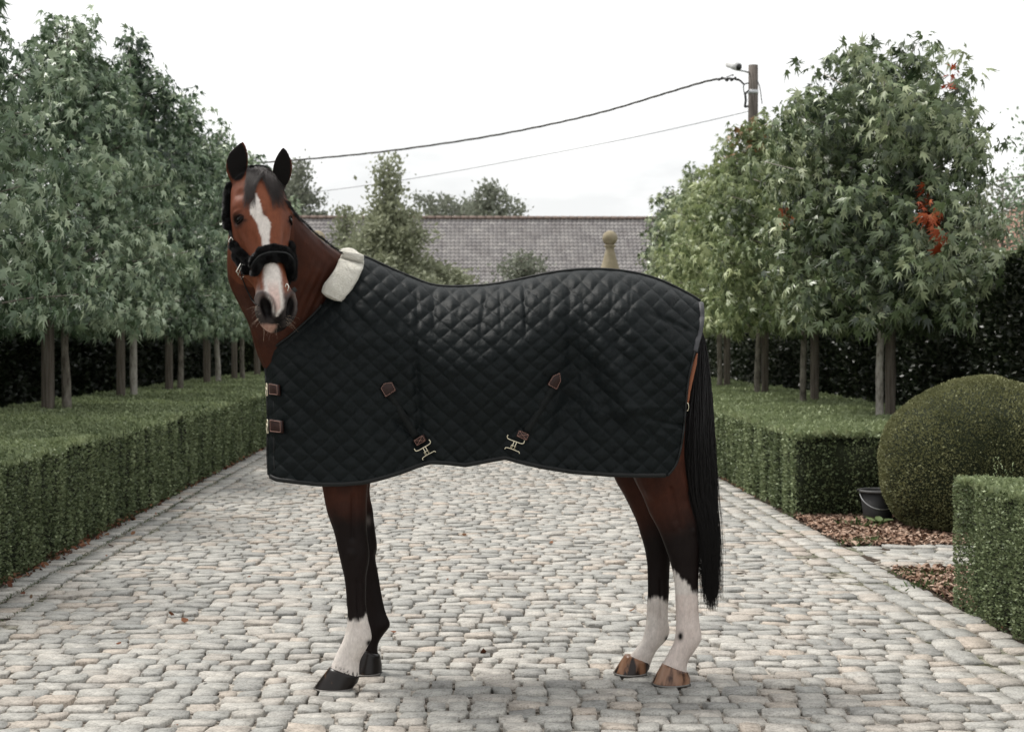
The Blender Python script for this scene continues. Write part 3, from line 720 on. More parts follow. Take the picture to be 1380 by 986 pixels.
def ftp(px, top, D): p = W(px, top, D); return p[0], D, p[2]
cone = ([0, .1, .3, .6, .85, 1], [1.0, 1.0, .72, .40, .20, .04])
x, y, h = ftp(523, 226, 44); far_tree('conifer', 'large shaggy grey green conifer rising behind the horse\'s withers', 'tree', x, y, h, 2.65, 101, 38000, M_CON, .15, ([0, .36, .56, .66, .78, .9, 1], [.8, 1.0, .84, .42, .15, .06, .02]), z0=.8)
x, y, h = ftp(402, 219, 82); far_tree('conifer', 'conifer just right of the horse\'s ears', 'tree', x, y, h, 3.2, 102, 20000, M_CON2, .24, ([0, .3, .6, .8, 1], [1.0, .95, .72, .38, .06]), z0=2)
x, y, h = ftp(466, 285, 50); far_tree('conifer', 'smaller conifer between the two taller ones behind the horse\'s neck', 'tree', x, y, h, .9, 103, 6000, M_CON, .15, cone, z0=1)
x, y, h = ftp(706, 347, 40); far_tree('shrub', 'pale leafy shrub poking up behind the horse\'s back in front of the roof', 'shrub', x, y, h, .78, 104, 5000, M_CON2, .12, ([0, .4, .7, .9, 1], [.7, 1.0, .95, .7, .3]), z0=1.4)
x, y, h = ftp(662, 250, 96); far_tree('far_tree', 'distant bushy tree just above the roof ridge', 'tree', x, y, h, 2.3, 105, 6000, M_CON2, .30, ([0, .5, .8, 1], [.6, 1, .8, .3]), z0=5)
x, y, h = ftp(590, 268, 98); far_tree('far_tree', 'distant low tree crown above the roof ridge behind the conifer', 'tree', x, y, h, 3.2, 106, 6000, M_CON2, .30, ([0, .5, .8, 1], [.6, 1, .85, .5]), z0=5)
x, y, h = ftp(640, 276, 99); far_tree('far_tree', 'distant scrubby tree left of the bushy one over the roof', 'tree', x, y, h, 2.4, 107, 4000, M_CON2, .28, ([0, .5, .8, 1], [.6, 1, .85, .5]), z0=5)
x, y, h = ftp(1375, 165, 30); far_tree('birch_tree', 'thin pale tree at the right edge of the photo above the hedge', 'tree', x + .45, y, h, 1.3, 108, 5200, M_GUM_L, .10, ([0, .3, .6, .85, 1], [.7, 1, .8, .5, .15]), z0=1.6)
x, y, h = ftp(1318, 262, 38); far_tree('conifer', 'dark conifer behind the right hedge beside the red roof', 'tree', x, y, h, 1.2, 109, 6500, M_CON, .13, ([0, .4, .75, 1], [1, .95, .6, .1]), z0=1)
x, y, h = ftp(1235, 300, 36); far_tree('far_tree', 'dark green tree hidden behind the broad sweetgum on the right', 'tree', x, y, h, 1.7, 110, 6000, M_CON, .15, ([0, .4, .75, 1], [1, .95, .75, .3]), z0=1)
x, y, h = ftp(1352, 235, 46); far_tree('far_tree', 'soft grey tree behind the red roof at the right edge', 'tree', x, y, h, 1.8, 111, 4000, M_CON2, .15, ([0, .4, .75, 1], [.8, 1, .7, .15]), z0=1)

# ------------------------------------------------------------------ long tiled barn
RD = 66.0
M_WALL = noisy_mat('old_brick_wall', [(0, (.20, .12, .09)), (1, (.30, .20, .16))], 3, .9, .3, .01)
def pantile_mat():
    m, n, l, b = mat('grey_brown_roof_tile', (.2, .18, .18), .8, spec=.25); t = noise_node(n, l, 1.6, 6, .6); t2 = noise_node(n, l, .33, 4, .5); at = n.new('ShaderNodeAttribute'); at.attribute_name = 'tint'
    r = ramp_node(n, [(0, (.185, .175, .175)), (.5, (.225, .213, .21)), (1, (.265, .252, .245))]); l.new(at.outputs['Fac'], r.inputs['Fac'])
    r2 = ramp_node(n, [(.35, (.74, .72, .72)), (.55, (1, 1, 1)), (.7, (1.18, 1.16, 1.12))]); l.new(t.outputs['Fac'], r2.inputs['Fac'])
    l.new(mix_node(n, l, .8, r.outputs['Color'], r2.outputs['Color'], 'MULTIPLY'), b.inputs['Base Color']); return m
M_TILE = pantile_mat()
M_RIDGE = noisy_mat('ridge_tile_clay', [(0, (.12, .085, .07)), (.6, (.18, .135, .115)), (1, (.20, .18, .17))], 2.2, .85, .2, .01)
barn = thing('barn', 'long low barn with a grey brown tiled roof across the end of the drive', 'building', (0, RD + 4, 0))
binv = Matrix.Translation((0, -(RD + 4), 0))
rz = W(631, 294, RD)[2]; ez = 2.9; bx0, bx1 = W(396, 300, RD)[0], W(1130, 300, RD)[0]; run = 4.0
bx0 = -14.0
def bput(o): o.matrix_parent_inverse = binv; return o
mb = MB(); mb.box(((bx0 + bx1) / 2, RD, ez / 2 - .1), (bx1 - bx0 - .4, run * 2 - .6, ez)); bput(mb.obj('wall', M_WALL, barn))
mb = MB()
for sx in (bx0 + .18, bx1 - .4): mb.rings([[(sx + d, RD - run + .3, ez - .1), (sx + d, RD + run - .3, ez - .1), (sx + d, RD, rz - .22)] for d in (0, .22)])
bput(mb.obj('gable', M_WALL, barn))
# pantiles: wavy courses that overlap
tw, tl = .185, .235; nxt = int((bx1 - bx0) / tw); slope = math.hypot(run, rz - ez); nrow = int(slope / tl) + 1
us = np.linspace(0, 1, 5)[:-1]; V, F, T_ = [], [], []; rs_ = np.random.RandomState(9)
for r_ in range(nrow):
    s0, s1 = r_ * tl, (r_ + 1) * tl + .05; cols = (np.arange(nxt)[:, None] + us[None]).ravel(); cols = np.r_[cols, nxt]
    xs = bx0 + cols * tw; prof = .028 * np.sin((cols % 1.0) * 2 * math.pi) ; tn = np.repeat(rs_.rand(nxt), 4); tn = np.r_[tn, tn[-1]]
    base = len(V) and sum(len(v) for v in V)
    for s_, lift in ((s0, .0), (s1, .045)):
        f = min(s_ / slope, 1.0); V.append(np.stack([xs, np.full(len(xs), RD - run * f), rz - (rz - ez) * f + prof + lift + .02], 1)); T_.append(tn)
    k = len(xs); i = np.arange(k - 1) + base; F.append(np.stack([i, i + k, i + k + 1, i + 1], 1))
o = link('roof_tiles', mesh_from('roof_tiles', np.concatenate(V), np.concatenate(F), [M_TILE], False, tint=np.concatenate(T_)), barn); bput(o); o['kind'] = 'stuff'
mb = MB(); mb.rings([[(x_, RD - run, ez - .03), (x_, RD, rz - .03), (x_, RD + run, ez - .03), (x_, RD + run, ez - .12), (x_, RD, rz - .12), (x_, RD - run, ez - .12)] for x_ in (bx0, bx1)]); bput(mb.obj('roof_deck', M_TILE, barn))
mb = MB(); x_ = bx0
while x_ < bx1:
    a_ = np.linspace(-.2, math.pi + .2, 8); mb.rings([[(x_ + e, RD + math.cos(q) * (.15 + o_), rz + math.sin(q) * (.12 + o_) - .02) for q in a_] + [(x_ + e, RD, rz - .05)] for e, o_ in ((0, .01), (.36, -.005))]); x_ += .37
o = bput(mb.obj('ridge_tiles', M_RIDGE, barn)); o['kind'] = 'stuff'
# small red roofed house at the right edge
HX, HYY = W(1378, 330, 58)[0], 58
house = thing('house', 'small house with a red roof just showing over the right hedge', 'building', (HX, HYY, 0)); hinv = Matrix.Translation((-HX, -HYY, 0))
M_REDR = noisy_mat('red_clay_roof', [(0, (.22, .10, .075)), (1, (.36, .20, .155))], 2.5, .85, .3, .02)
ht1 = W(1370, 300, HYY)[2]; mb = MB(); mb.box((HX + 2, HYY + 3, 1.9), (5.0, 6, 3.8)); o = mb.obj('wall', M_WALL, house); o.matrix_parent_inverse = hinv
mb = MB(); mb.rings([[(HX - 1.1, y_, 3.75), (HX + 2, y_, ht1 + 1.3), (HX + 5.1, y_, 3.75), (HX + 5.1, y_, 3.6), (HX + 2, y_, ht1 + 1.1), (HX - 1.1, y_, 3.6)] for y_ in (HYY - .3, HYY + 6.3)]); o = mb.obj('roof', M_REDR, house); o.matrix_parent_inverse = hinv

# ------------------------------------------------------------------ gate pillars with stone balls
M_STONE = noisy_mat('lichened_limestone', [(0, (.14, .115, .07)), (.5, (.27, .23, .155)), (1, (.38, .34, .27))], 7, .9, .5, .01)
GD = 31.0
for px_, lb in ((822, 'tall stone gate pillar with a ball finial behind the horse\'s rump'), (428, 'stone gate pillar whose ball finial peeps out behind the horse\'s neck')):
    bx, bz = W(px_, 321, GD)[0], W(px_, 321, GD)[2]
    if px_ < 600: bx, bz = W(px_, 319, GD)[0], bz
    g = thing('gate_pillar', lb, 'gate pillar', (bx, GD, 0))
    mb = MB(); mb.lathe([(.158 * math.sin(a_) + 1e-3, bz - .158 * math.cos(a_)) for a_ in np.linspace(0.05, math.pi, 18)], (0, 0, 0), 28); mb.obj('ball_finial', M_STONE, g, True)
    mb = MB(); mb.lathe([(.24, bz - .78), (.235, bz - .72), (.19, bz - .60), (.135, bz - .42), (.095, bz - .26), (.088, bz - .20), (.12, bz - .175), (.125, bz - .15), (.08, bz - .135)], (0, 0, 0), 24); mb.obj('pedestal', M_STONE, g, True)
    mb = MB(); mb.box((0, 0, bz - .87), (.78, .78, .16), bev=.02); mb.obj('capstone', M_STONE, g)
    mb = MB(); z_ = 0; mb.box((0, 0, .14), (.74, .74, .30), bev=.01); mb.obj('plinth', M_STONE, g)
    for r_ in range(int((bz - 1.28) / .30) + 1):
        zt = min(.30, bz - .953 - (.293 + r_ * .30));
        if zt < .03: continue
        mb = MB(); mb.box((0, 0, .293 + r_ * .30 + zt / 2), (.62, .62, zt - .006), bev=.012); mb.obj('stone_block', M_STONE, g)

# ------------------------------------------------------------------ utility pole, lamp, cables
UD = 36.0; M_POLE = noisy_mat('creosoted_pole_wood', [(.3, (.07, .058, .050)), (.6, (.16, .14, .125)), (1, (.22, .20, .18))], 9, .9, .6, .01, stretch=(3, 3, .3)); M_GALV = mat('galvanised_steel', (.45, .46, .47), .4, .8)[0]
M_BLK = mat('black_plastic', (.02, .02, .02), .5)[0]; M_PALE = mat('pale_grey_paint', (.55, .55, .55), .5)[0]
px0, pz1 = W(1015, 120, UD)[0], W(1015, 88, UD)[2]
up = thing('utility_pole', 'wooden utility pole with a small lamp and cable fittings above the right trees', 'utility pole', (px0, UD, 0)); s_ = UD / FPX
mb = MB(); mb.tube([(0, 0, z) for z in np.linspace(-.1, pz1, 9)], np.linspace(.16, .118, 9), 14); mb.obj('pole', M_POLE, up, True)
zb = W(1015, 124.5, UD)[2]; mb = MB(); mb.lathe([(.121, zb - .05), (.128, zb - .045), (.128, zb + .045), (.121, zb + .05)], (0, 0, 0), 18); mb.obj('steel_band', M_GALV, up, True)
def u_(px, py, dy=0): p = W(px, py, UD + dy); return p - np.array([px0, UD, 0])
mb = MB(); mb.tube([u_(1009, 98, -.05), u_(1003, 96, -.1), u_(996, 95, -.15)], .022, 8); mb.obj('lamp_arm', M_GALV, up, True)
mb = MB(); a_, b_ = u_(981.5, 86.5, .0), u_(995.5, 90.5, -.35); mb.tube([a_, a_ + (b_ - a_) * .5, a_ + (b_ - a_) * .52, b_], [.085, .085, .10, .10], 16); lo_ = mb.obj('lamp_housing', M_PALE, up, True)
mb = MB(); mb.tube([b_, b_ + (b_ - a_) * .05], .075, 16); link('lamp_glass', mb.mesh('lamp_glass', [M_BLK], True), lo_)
mb = MB(); mb.tube(spline([u_(1009, 112, -.1), u_(1003, 114, -.15), u_(1002, 120, -.15), u_(1004, 127, -.15), u_(1008, 124, -.1)], 16), .016, 6); mb.tube(spline([u_(1004, 126, -.15), u_(1005, 135, -.15), u_(1004, 144, -.1), u_(1008, 143, -.1)], 10), .03, 6); mb.tube([u_(1004, 126, -.15), u_(1009, 122, -.1)], .02, 6); mb.tube(spline([u_(1020, 108, -.1), u_(1024, 118, 0), u_(1027, 140, .1)], 8), .012, 6); mb.obj('wiring', M_BLK, up, True)
mb = MB()
for cx_, cy_, r_ in ((969, 107.5, .035), (973, 105, .03), (979.5, 107.5, .05), (986, 107.5, .045), (991, 105, .03), (987.5, 101.5, .025), (961, 107.5, .022)): c_ = u_(cx_, cy_, -.1); mb.lathe([(r_ * math.sin(q) + 1e-3, -r_ * math.cos(q)) for q in np.linspace(.05, 3.1, 8)], c_, 10)
mb.tube([u_(979, 104, -.1), u_(988, 101, -.1)], .012, 5); mb.obj('cable_clamp', M_BLK, up, True)
M_CABLE = mat('weathered_cable', (.06, .055, .05), .7)[0]
def cable(name, label, pts, r, twist=0):
    q = spline(pts, 90 if twist else 40); P_ = np.array([W(a_, b_, d_) for a_, b_, d_ in q]); mb = MB(); c0 = P_[0].copy()
    if twist:
        for k_ in (0, 2.09, 4.19):
            ph_ = np.linspace(0, 90, 90) + k_; off = np.stack([0 * ph_, np.cos(ph_) * r * 1.1, np.sin(ph_) * r * 1.1], 1); mb.tube(P_ + off - c0, r * .85, 5)
    else: mb.tube(P_ - c0, r, 6)
    o = mb.obj(name, M_CABLE, None, True); o.location = c0; tag(o, label, 'cable')
cable('overhead_cable', 'thick twisted overhead cable sagging from the pole to behind the horse\'s ears', [(1003, 114, 36), (992, 107, 36), (960, 108, 36.5), (900, 125, 37.5), (820, 149, 39), (740, 168, 40.5), (640, 187, 42.5), (520, 204, 45), (420, 214, 47), (340, 220, 49), (250, 224, 51), (120, 226, 54), (-60, 222, 58)], .017, 1)
cable('overhead_cable', 'thin lower overhead wire crossing the sky behind the thick twisted cable', [(1010, 150, 36), (950, 164, 38), (850, 186, 41), (700, 215, 46), (560, 240, 51), (440, 257, 56), (340, 268, 60), (200, 280, 66)], .009)

# ------------------------------------------------------------------ black bucket and dock weed beside the dome
bx, by = 3.235, 11.62
bk = thing('bucket', 'black rubber bucket with a wire handle at the end of the right hedge', 'bucket', (bx, by, 0)); M_BK = noisy_mat('black_rubber', [(0, (.012, .012, .013)), (1, (.030, .029, .029))], 18, .55, .2, .002, spec=.4); M_RIM = noisy_mat('dusty_black_rim', [(0, (.05, .05, .052)), (1, (.13, .13, .13))], 20, .6, .2, .002)
mb = MB(); mb.lathe([(.001, .004), (.105, .002), (.108, .02), (.138, .235), (.128, .235), (.10, .03), (.001, .026)], (0, 0, 0), 32, (False, False)); mb.obj('body', M_BK, bk, True)
mb = MB(); mb.tube([(.146 * math.cos(a_), .146 * math.sin(a_), .243) for a_ in np.linspace(0, 2 * math.pi, 33)], .0105, 8); mb.obj('rim', M_RIM, bk, True)
mb = MB(); mb.tube([(.148 * math.cos(a_), .148 * math.sin(a_) - .004 + 0 * a_, .235 - .125 * math.sin(math.pi * (a_ - math.pi) / math.pi) ** .8 if 0 < (a_ - math.pi) < math.pi else .235) for a_ in np.linspace(math.pi + .01, 2 * math.pi - .01, 24)], .0035, 6); hd = mb.obj('handle', M_GALV, bk, True)
mb = MB(); mb.box((-.15, 0, .248), (.03, .035, .02), bev=.004); mb.box((.15, 0, .248), (.03, .035, .02), bev=.004); mb.obj('handle_lug', M_BK, bk)
mb = MB(); mb.lathe([(.001, .205), (.08, .207), (.128, .203)], (0, 0, 0), 24, (False, False)); mb.obj('contents', noisy_mat('feed_chaff', [(0, (.10, .09, .08)), (1, (.34, .31, .28))], 60, .9, .6, .01), bk, True)
wd = thing('dock_weed', 'broad leaved green weed growing at the foot of the black bucket', 'plant', (3.18, 11.36, 0)); M_DOCK = leaf_mat('dock_leaf', (.06, .09, .035), (.12, .17, .07), (.2, .26, .12), .5, .25, .4)
rs_ = np.random.RandomState(2)
for i, a_ in enumerate(np.linspace(0, 2 * math.pi, 9)[:-1]):
    a_ += rs_.uniform(-.3, .3); L_ = rs_.uniform(.11, .19); e = rs_.uniform(.45, 1.1); q = []
    for t_ in np.linspace(0, 1, 7):
        w_ = .028 * math.sin(math.pi * min(1, t_ * .92 + .08)) ** .7 + .002; rad_ = L_ * t_ * math.cos(e * (1 - .5 * t_)); z_ = L_ * t_ * math.sin(e * (1 - .5 * t_)); d = np.array([math.cos(a_), math.sin(a_), 0]); s2 = np.array([-math.sin(a_), math.cos(a_), 0])
        c_ = d * rad_ + np.array([0, 0, z_]); q += [c_ + s2 * w_ + np.array([0, 0, .006]), c_, c_ - s2 * w_ + np.array([0, 0, .006])]
    F = [(k * 3 + j, k * 3 + j + 1, k * 3 + j + 4, k * 3 + j + 3) for k in range(6) for j in (0, 1)]
    link('leaf', mesh_from('leaf', q, F, [M_DOCK], True, tint=np.full(21, rs_.rand())), wd)
# stray shoots at the near right hedge
# ================================================================== THE HORSE
HY = 6.2                                   # depth of the horse's middle plane
def ell(c, u, v, ru, rv, k=20, p=1.0):
    a = np.arange(k) * 2 * math.pi / k
    cu, sv = np.cos(a), np.sin(a)
    if p != 1.0:
        cu = np.sign(cu) * np.abs(cu) ** p; sv = np.sign(sv) * np.abs(sv) ** p
    return np.asarray(c) + ru * cu[:, None] * np.asarray(u) + rv * sv[:, None] * np.asarray(v)

XA, YA, ZA = np.array([1., 0, 0]), np.array([0, 1., 0]), np.array([0, 0, 1.])
body_mb = MB()

# trunk
T = [(368, 455, 560, .07), (385, 430, 590, .15), (410, 415, 604, .19), (450, 395, 612, .22), (490, 368, 615, .24), (540, 382, 612, .265),
     (600, 396, 614, .30), (660, 394, 610, .32), (720, 388, 600, .325), (790, 379, 590, .31), (850, 384, 585, .29), (895, 402, 580, .24), (920, 425, 560, .17), (932, 455, 530, .09)]
T = spline(T, 40)
R = []
for px, a, b, w in T:
    A, B = W(px, a + 7, HY), W(px, b - 8, HY); c = (A + B) / 2
    R.append(ell(c, ZA, YA, (A[2] - B[2]) / 2, w * (.84 - .10 * math.exp(-((px - 765) / 45) ** 2) - .07 * math.exp(-((px - 565) / 35) ** 2)), 28, 1.0))
body_mb.rings(R)
# neck: crest pixel, underside pixel, depth, half thickness
N = [((505, 378), (392, 545), 6.2, .19), ((476, 352), (352, 490), 6.17, .135), ((436, 325), (337, 441), 6.08, .105), ((407, 298), (321, 408), 5.99, .092),
     ((382, 262), (310, 380), 5.92, .085), ((362, 240), (312, 345), 5.87, .075), ((352, 232), (318, 310), 5.84, .06)]
N = spline([[*a, *b, y, w] for a, b, y, w in N], 26)
cr = np.array([W(q[0], q[1], q[4]) for q in N]); un = np.array([W(q[2], q[3], q[4] - .03) for q in N])
mid = (cr + un) / 2; dr = norm(np.gradient(mid, axis=0)); cb = norm(cr - un)
th = norm(np.cross(dr, cb))
R = [ell(mid[i], cb[i], th[i], np.linalg.norm(cr[i] - un[i]) / 2, N[i][5], 24, .92) for i in range(len(N))]
body_mb.rings(R)

# limbs: (py, left px, right px, depth of centre, half thickness across)
def limb(rows, n=30):
    q = spline(rows, n); R = []
    for py, a, b, Y, ry in q:
        A, B = W(a, py, Y), W(b, py, Y)
        k = 20; an = np.arange(k) * 2 * math.pi / k
        c = (A + B) / 2
        R.append(c + (B[0] - A[0]) / 2 * np.cos(an)[:, None] * XA + ry * np.sin(an)[:, None] * YA)
    body_mb.rings(R)
NF, FF, NH, FH = 6.06, 6.34, 6.10, 6.30
limb([(520, 400, 505, 6.08, .09), (600, 420, 502, 6.07, .085), (652, 433, 496, NF, .072), (690, 441, 494, NF, .058), (720, 451, 495, NF, .046), (742, 455, 498, NF, .043),
      (758, 459, 497, NF, .041), (778, 463.5, 493.5, NF, .034), (800, 466, 493, NF, .029), (828, 468, 495, NF, .029), (846, 466.5, 499, NF, .033), (860, 463, 501.5, NF, .036),
      (874, 456, 494, NF, .033), (888, 450, 486, NF, .033), (900, 444, 484, NF, .038), (912, 437, 484, NF, .04)], 40)
limb([(560, 430, 515, 6.28, .08), (652, 462, 499, 6.32, .055), (690, 471, 503, FF, .045), (715, 478, 506, FF, .04), (737, 480, 508.5, FF, .041), (752, 482, 506.5, FF, .037),
      (775, 484.5, 510.5, FF, .028), (800, 489, 514.5, FF, .026), (825, 493, 520, FF, .027), (841, 494, 526, FF, .033), (852, 492, 519, FF, .033),
      (865, 487, 511, FF, .031), (877, 483, 509, FF, .035), (888, 480, 513, FF, .038)], 36)
limb([(480, 800, 930, 6.10, .12), (560, 815, 925, 6.08, .11), (610, 838, 922, 6.08, .10), (642, 853, 926, 6.09, .085), (670, 866, 932, NH, .066), (690, 874, 939, NH, .055), (708, 884, 946, NH, .046),
      (722, 890.5, 946, NH, .043), (745, 898.5, 943, NH, .042), (762, 904, 942, NH, .036), (785, 908.5, 941, NH, .032), (815, 910, 941, NH, .031), (840, 911, 943, NH, .034),
      (858, 909.5, 946, NH, .037), (870, 906, 941, NH, .035), (884, 898, 931, NH, .034), (896, 892, 926, NH, .038), (908, 888, 926, NH, .04)], 42)
limb([(500, 790, 900, 6.28, .12), (600, 812, 895, 6.30, .09), (642, 827, 897, FH, .07), (670, 842, 901, FH, .056), (692, 853, 906, FH, .048), (709, 859.5, 909, FH, .044), (738, 868, 907, FH, .04),
      (762, 872, 903, FH, .033), (800, 872.5, 901.5, FH, .029), (832, 871, 900, FH, .032), (850, 868, 902.5, FH, .036), (862, 865, 898, FH, .034),
      (875, 855, 886, FH, .032), (886, 847, 880, FH, .036), (897, 842, 876, FH, .038)], 38)

# head: local frame t (down the face), n (out of the face), s (viewer's right)
PHI, TH, ROLL = math.radians(24), math.radians(25), math.radians(.8)
nh = np.array([math.sin(PHI), -math.cos(PHI), 0.]); sR = np.array([math.cos(PHI), math.sin(PHI), 0.])
tD = -ZA * math.cos(TH) + nh * math.sin(TH); nN = nh * math.cos(TH) + ZA * math.sin(TH)
_rm = np.array(Matrix.Rotation(ROLL, 3, Vector(nN)))
tD, sR = _rm @ tD, _rm @ sR
HO = W(347, 241, 5.80)
TS = 1.02
def HL(s, n, t): return HO + s * sR + n * nN + t * TS * tD
def to_head(P):
    d = np.asarray(P) - HO
    return d @ sR, d @ nN, d @ tD / TS
#      t     nf    wf    wm    nm    wb    nb
HP = [(-.045, -.01, .030, .045, -.045, .035, -.085),
      (-.015, .030, .048, .076, -.045, .058, -.115),
      (.03, .054, .060, .098, -.040, .066, -.150),
      (.08, .068, .066, .108, -.030, .072, -.185),
      (.13, .074, .069, .116, -.022, .076, -.215),
      (.18, .075, .064, .113, -.022, .079, -.235),
      (.225, .070, .055, .103, -.040, .080, -.243),
      (.27, .063, .047, .090, -.060, .074, -.235),
      (.32, .056, .041, .076, -.060, .062, -.205),
      (.37, .051, .037, .066, -.052, .048, -.165),
      (.42, .048, .036, .061, -.040, .040, -.135),
      (.46, .047, .039, .064, -.028, .040, -.118),
      (.50, .046, .046, .074, -.016, .044, -.110),
      (.54, .040, .048, .079, -.018, .050, -.112),
      (.572, .018, .042, .068, -.028, .048, -.112),
      (.592, -.008, .030, .050, -.045, .042, -.106),
      (.608, -.034, .018, .030, -.060, .026, -.09)]
HPs = spline(HP, 60)
R = []
for t, nf, wf, wm, nm, wb, nb in HPs:
    half = [(0, nf), (wf * .62, nf - .004), (wf, nf - .018), (wm * .93, nm + (nf - nm) * .42), (wm, nm), (wm * .55 + wb * .45, nm + (nb - nm) * .45), (wb, nb + .03), (wb * .55, nb + .004), (0, nb)]
    full = half + [(-a, b) for a, b in half[-2:0:-1]] + [half[0]]
    q = spline(full, 41)[:-1]
    R.append(np.array([HL(a, b, t) for a, b in q]))
body_mb.rings(R)
# ears: solid cupped leaves
def ear(base, tip, mid_off, wide, side, tw=0.0):
    base, tip = np.asarray(base), np.asarray(tip)
    ax = norm(tip - base); fr = norm(nh * 1.0 + sR * side * .18 - ax * (nh @ ax)); rt = np.cross(fr, ax); rt = rt if rt @ sR > 0 else -rt
    R = []
    prof = spline([(0, .50, .020), (.12, .66, .024), (.30, .92, .027), (.5, 1.0, .025), (.7, .86, .02), (.86, .53, .014), (.96, .22, .008), (1.0, .05, .004)], 22)
    for e, w_, dpt in prof:
        c = base + (tip - base) * e + rt * mid_off * math.sin(math.pi * min(e, 1))
        k = 20; a = np.arange(k) * 2 * math.pi / k
        x = np.cos(a) * w_ * wide; y = np.sin(a) * dpt
        y = np.where(y < 0, -y * .25 * 0 + y * .12, y)
        R.append(c + x[:, None] * rt - y[:, None] * fr)
    body_mb.rings(R)
ear(W(321, 252, 5.80), W(327.5, 190.5, 5.76), -.014, .043, -1)
ear(W(376.5, 257, 5.86), W(382.5, 198.5, 5.82), .006, .0425, 1)

m_tmp = body_mb.mesh('body')
tmp = bpy.data.objects.new('tmp', m_tmp); C.objects.link(tmp)
md = tmp.modifiers.new('r', 'REMESH'); md.mode = 'VOXEL'; md.voxel_size = 0.0052; md.use_smooth_shade = True
sm = tmp.modifiers.new('s', 'SMOOTH'); sm.factor = .5; sm.iterations = 5
dg = bpy.context.evaluated_depsgraph_get()
m_body = bpy.data.meshes.new_from_object(tmp.evaluated_get(dg), depsgraph=dg)
bpy.data.objects.remove(tmp); bpy.data.meshes.remove(m_tmp)
nv = len(m_body.vertices)
V = np.empty(nv * 3, np.float32); m_body.vertices.foreach_get('co', V); V = V.reshape(-1, 3).astype(float)
NR = np.empty(nv * 3, np.float32); m_body.vertices.foreach_get('normal', NR); NR = NR.reshape(-1, 3).astype(float)

def brush(c, r, amt, direction=None, power=2):
    """push the surface near c by amt (metres) along its normal or a direction; r may be a 3-tuple in head axes"""
    global V
    d = V - np.asarray(c)
    if isinstance(r, tuple):
        q = np.sqrt((d @ sR / r[0]) ** 2 + (d @ nN / r[1]) ** 2 + (d @ tD / r[2]) ** 2)
    else:
        q = np.linalg.norm(d, axis=1) / r
    f = np.clip(1 - q ** power, 0, 1) ** 2
    V += (NR if direction is None else np.asarray(direction)) * (amt * f)[:, None]

hs, hn, ht = to_head(V)
pX, pY = proj(V)
facing = -(NR @ nh)                         # negative = towards the viewer
front = (NR @ nN > -.25)
# brow ridges, eye hollows, facial crest, cheeks, nasal hollow
for sd in (-1, 1):
    brush(HL(sd * .094, .018, .125), .042, .008)
    brush(HL(sd * .085, .022, .085), .030, -.007)
    brush(HL(sd * .104, -.002, .185), (.03, .03, .022), -.011)
    brush(HL(sd * .100, .008, .157), (.03, .035, .013), .006)
    brush(HL(sd * .078, -.01, .26), (.03, .02, .09), .006)
    brush(HL(sd * .060, .025, .31), (.03, .025, .10), -.005)
    brush(HL(sd * .085, -.14, .23), .085, .007)
    brush(HL(sd * .062, -.035, .41), (.03, .04, .06), -.006)
    brush(HL(sd * .06, .02, .50), (.035, .035, .05), .004)
brush(HL(0, .05, .55), (.016, .03, .05), -.004)
# nostrils: comma shaped hollows with a raised rim
hs, hn, ht = to_head(V)
def nostril(sd):
    u = (hs * sd - .050 + (ht - .545) * .28) / .0225; v = (ht - .545) / .041
    q = np.sqrt(u ** 2 + v ** 2); ok = (hn > -.045) & (ht > .42) & (hs * sd > 0)
    rim = np.exp(-((q - 1.25) / .28) ** 2) * ok
    hole = np.clip(1 - q ** 2.4, 0, 1) * ok
    return q, rim, hole, ok
nos = [nostril(-1), nostril(1)]
for q, rim, hole, ok in nos:
    V += NR * (rim * .005)[:, None] - norm(NR + nN * .6) * (hole * .030)[:, None]
# mouth line
ml = np.exp(-((ht - .583 + np.abs(hs) * .9 - (hn + .06) * .45) / .006) ** 2) * (hn < .0) * (hn > -.09) * (ht > .48)
V -= NR * (ml * .006)[:, None]
# muscles and tendons on the legs, wrinkles of the neck before the collar
def legs_groove(px0, px1, y0, y1, Yc, amt, wd=.006):
    A, B = W(px0, y0, Yc), W(px1, y1, Yc); f = np.clip((V[:, 2] - A[2]) / (B[2] - A[2]), 0, 1)
    lx = A[0] + (B[0] - A[0]) * f
    g = np.exp(-((V[:, 0] - lx) / wd) ** 2) * sstep(0, .12, f) * (1 - sstep(.88, 1, f)) * (np.abs(V[:, 1] - Yc) < .09)
    V[:] += NR * (amt * g)[:, None]
legs_groove(482, 484, 775, 850, NF, -.007); legs_groove(478, 476, 660, 730, NF, -.009, .009)
legs_groove(927, 930, 775, 845, NH, -.007); legs_groove(889, 890, 775, 835, FH, -.007); legs_groove(900, 915, 650, 715, NH, -.009, .011)
brush(W(473, 746, NF - .04), .030, .007); brush(W(912, 708, NH - .04), .03, .006); brush(W(462, 690, NF - .06), .05, .006)
brush(W(934, 716, NH - .03), .022, .004); brush(W(880, 665, NH - .06), .05, .006)
nkd = (pX - 400) * .55 + (pY - 380) * .84                                  # wrinkle direction
wr = np.sin((pX * .9 + pY * .42) * .62) * np.exp(-((pX - 427) / 26) ** 2 - ((pY - 400) / 40) ** 2) * (V[:, 1] < 6.15)
V += NR * (wr * .0022)[:, None]
# jaw groove and neck muscle relief
brush(W(385, 345, 5.9), .10, -.006); brush(W(430, 375, 5.95), .10, .008)
V += NR * (vnoise(V, 14, 3, 2) * .0016)[:, None]
V += NR * (vnoise(V * np.array([1, 1, .6]), 24, 33, 2) * .0022 * (V[:, 2] < 1.0) * (V[:, 2] > .12))[:, None]
m_body.vertices.foreach_set('co', V.astype(np.float32).ravel()); m_body.update()

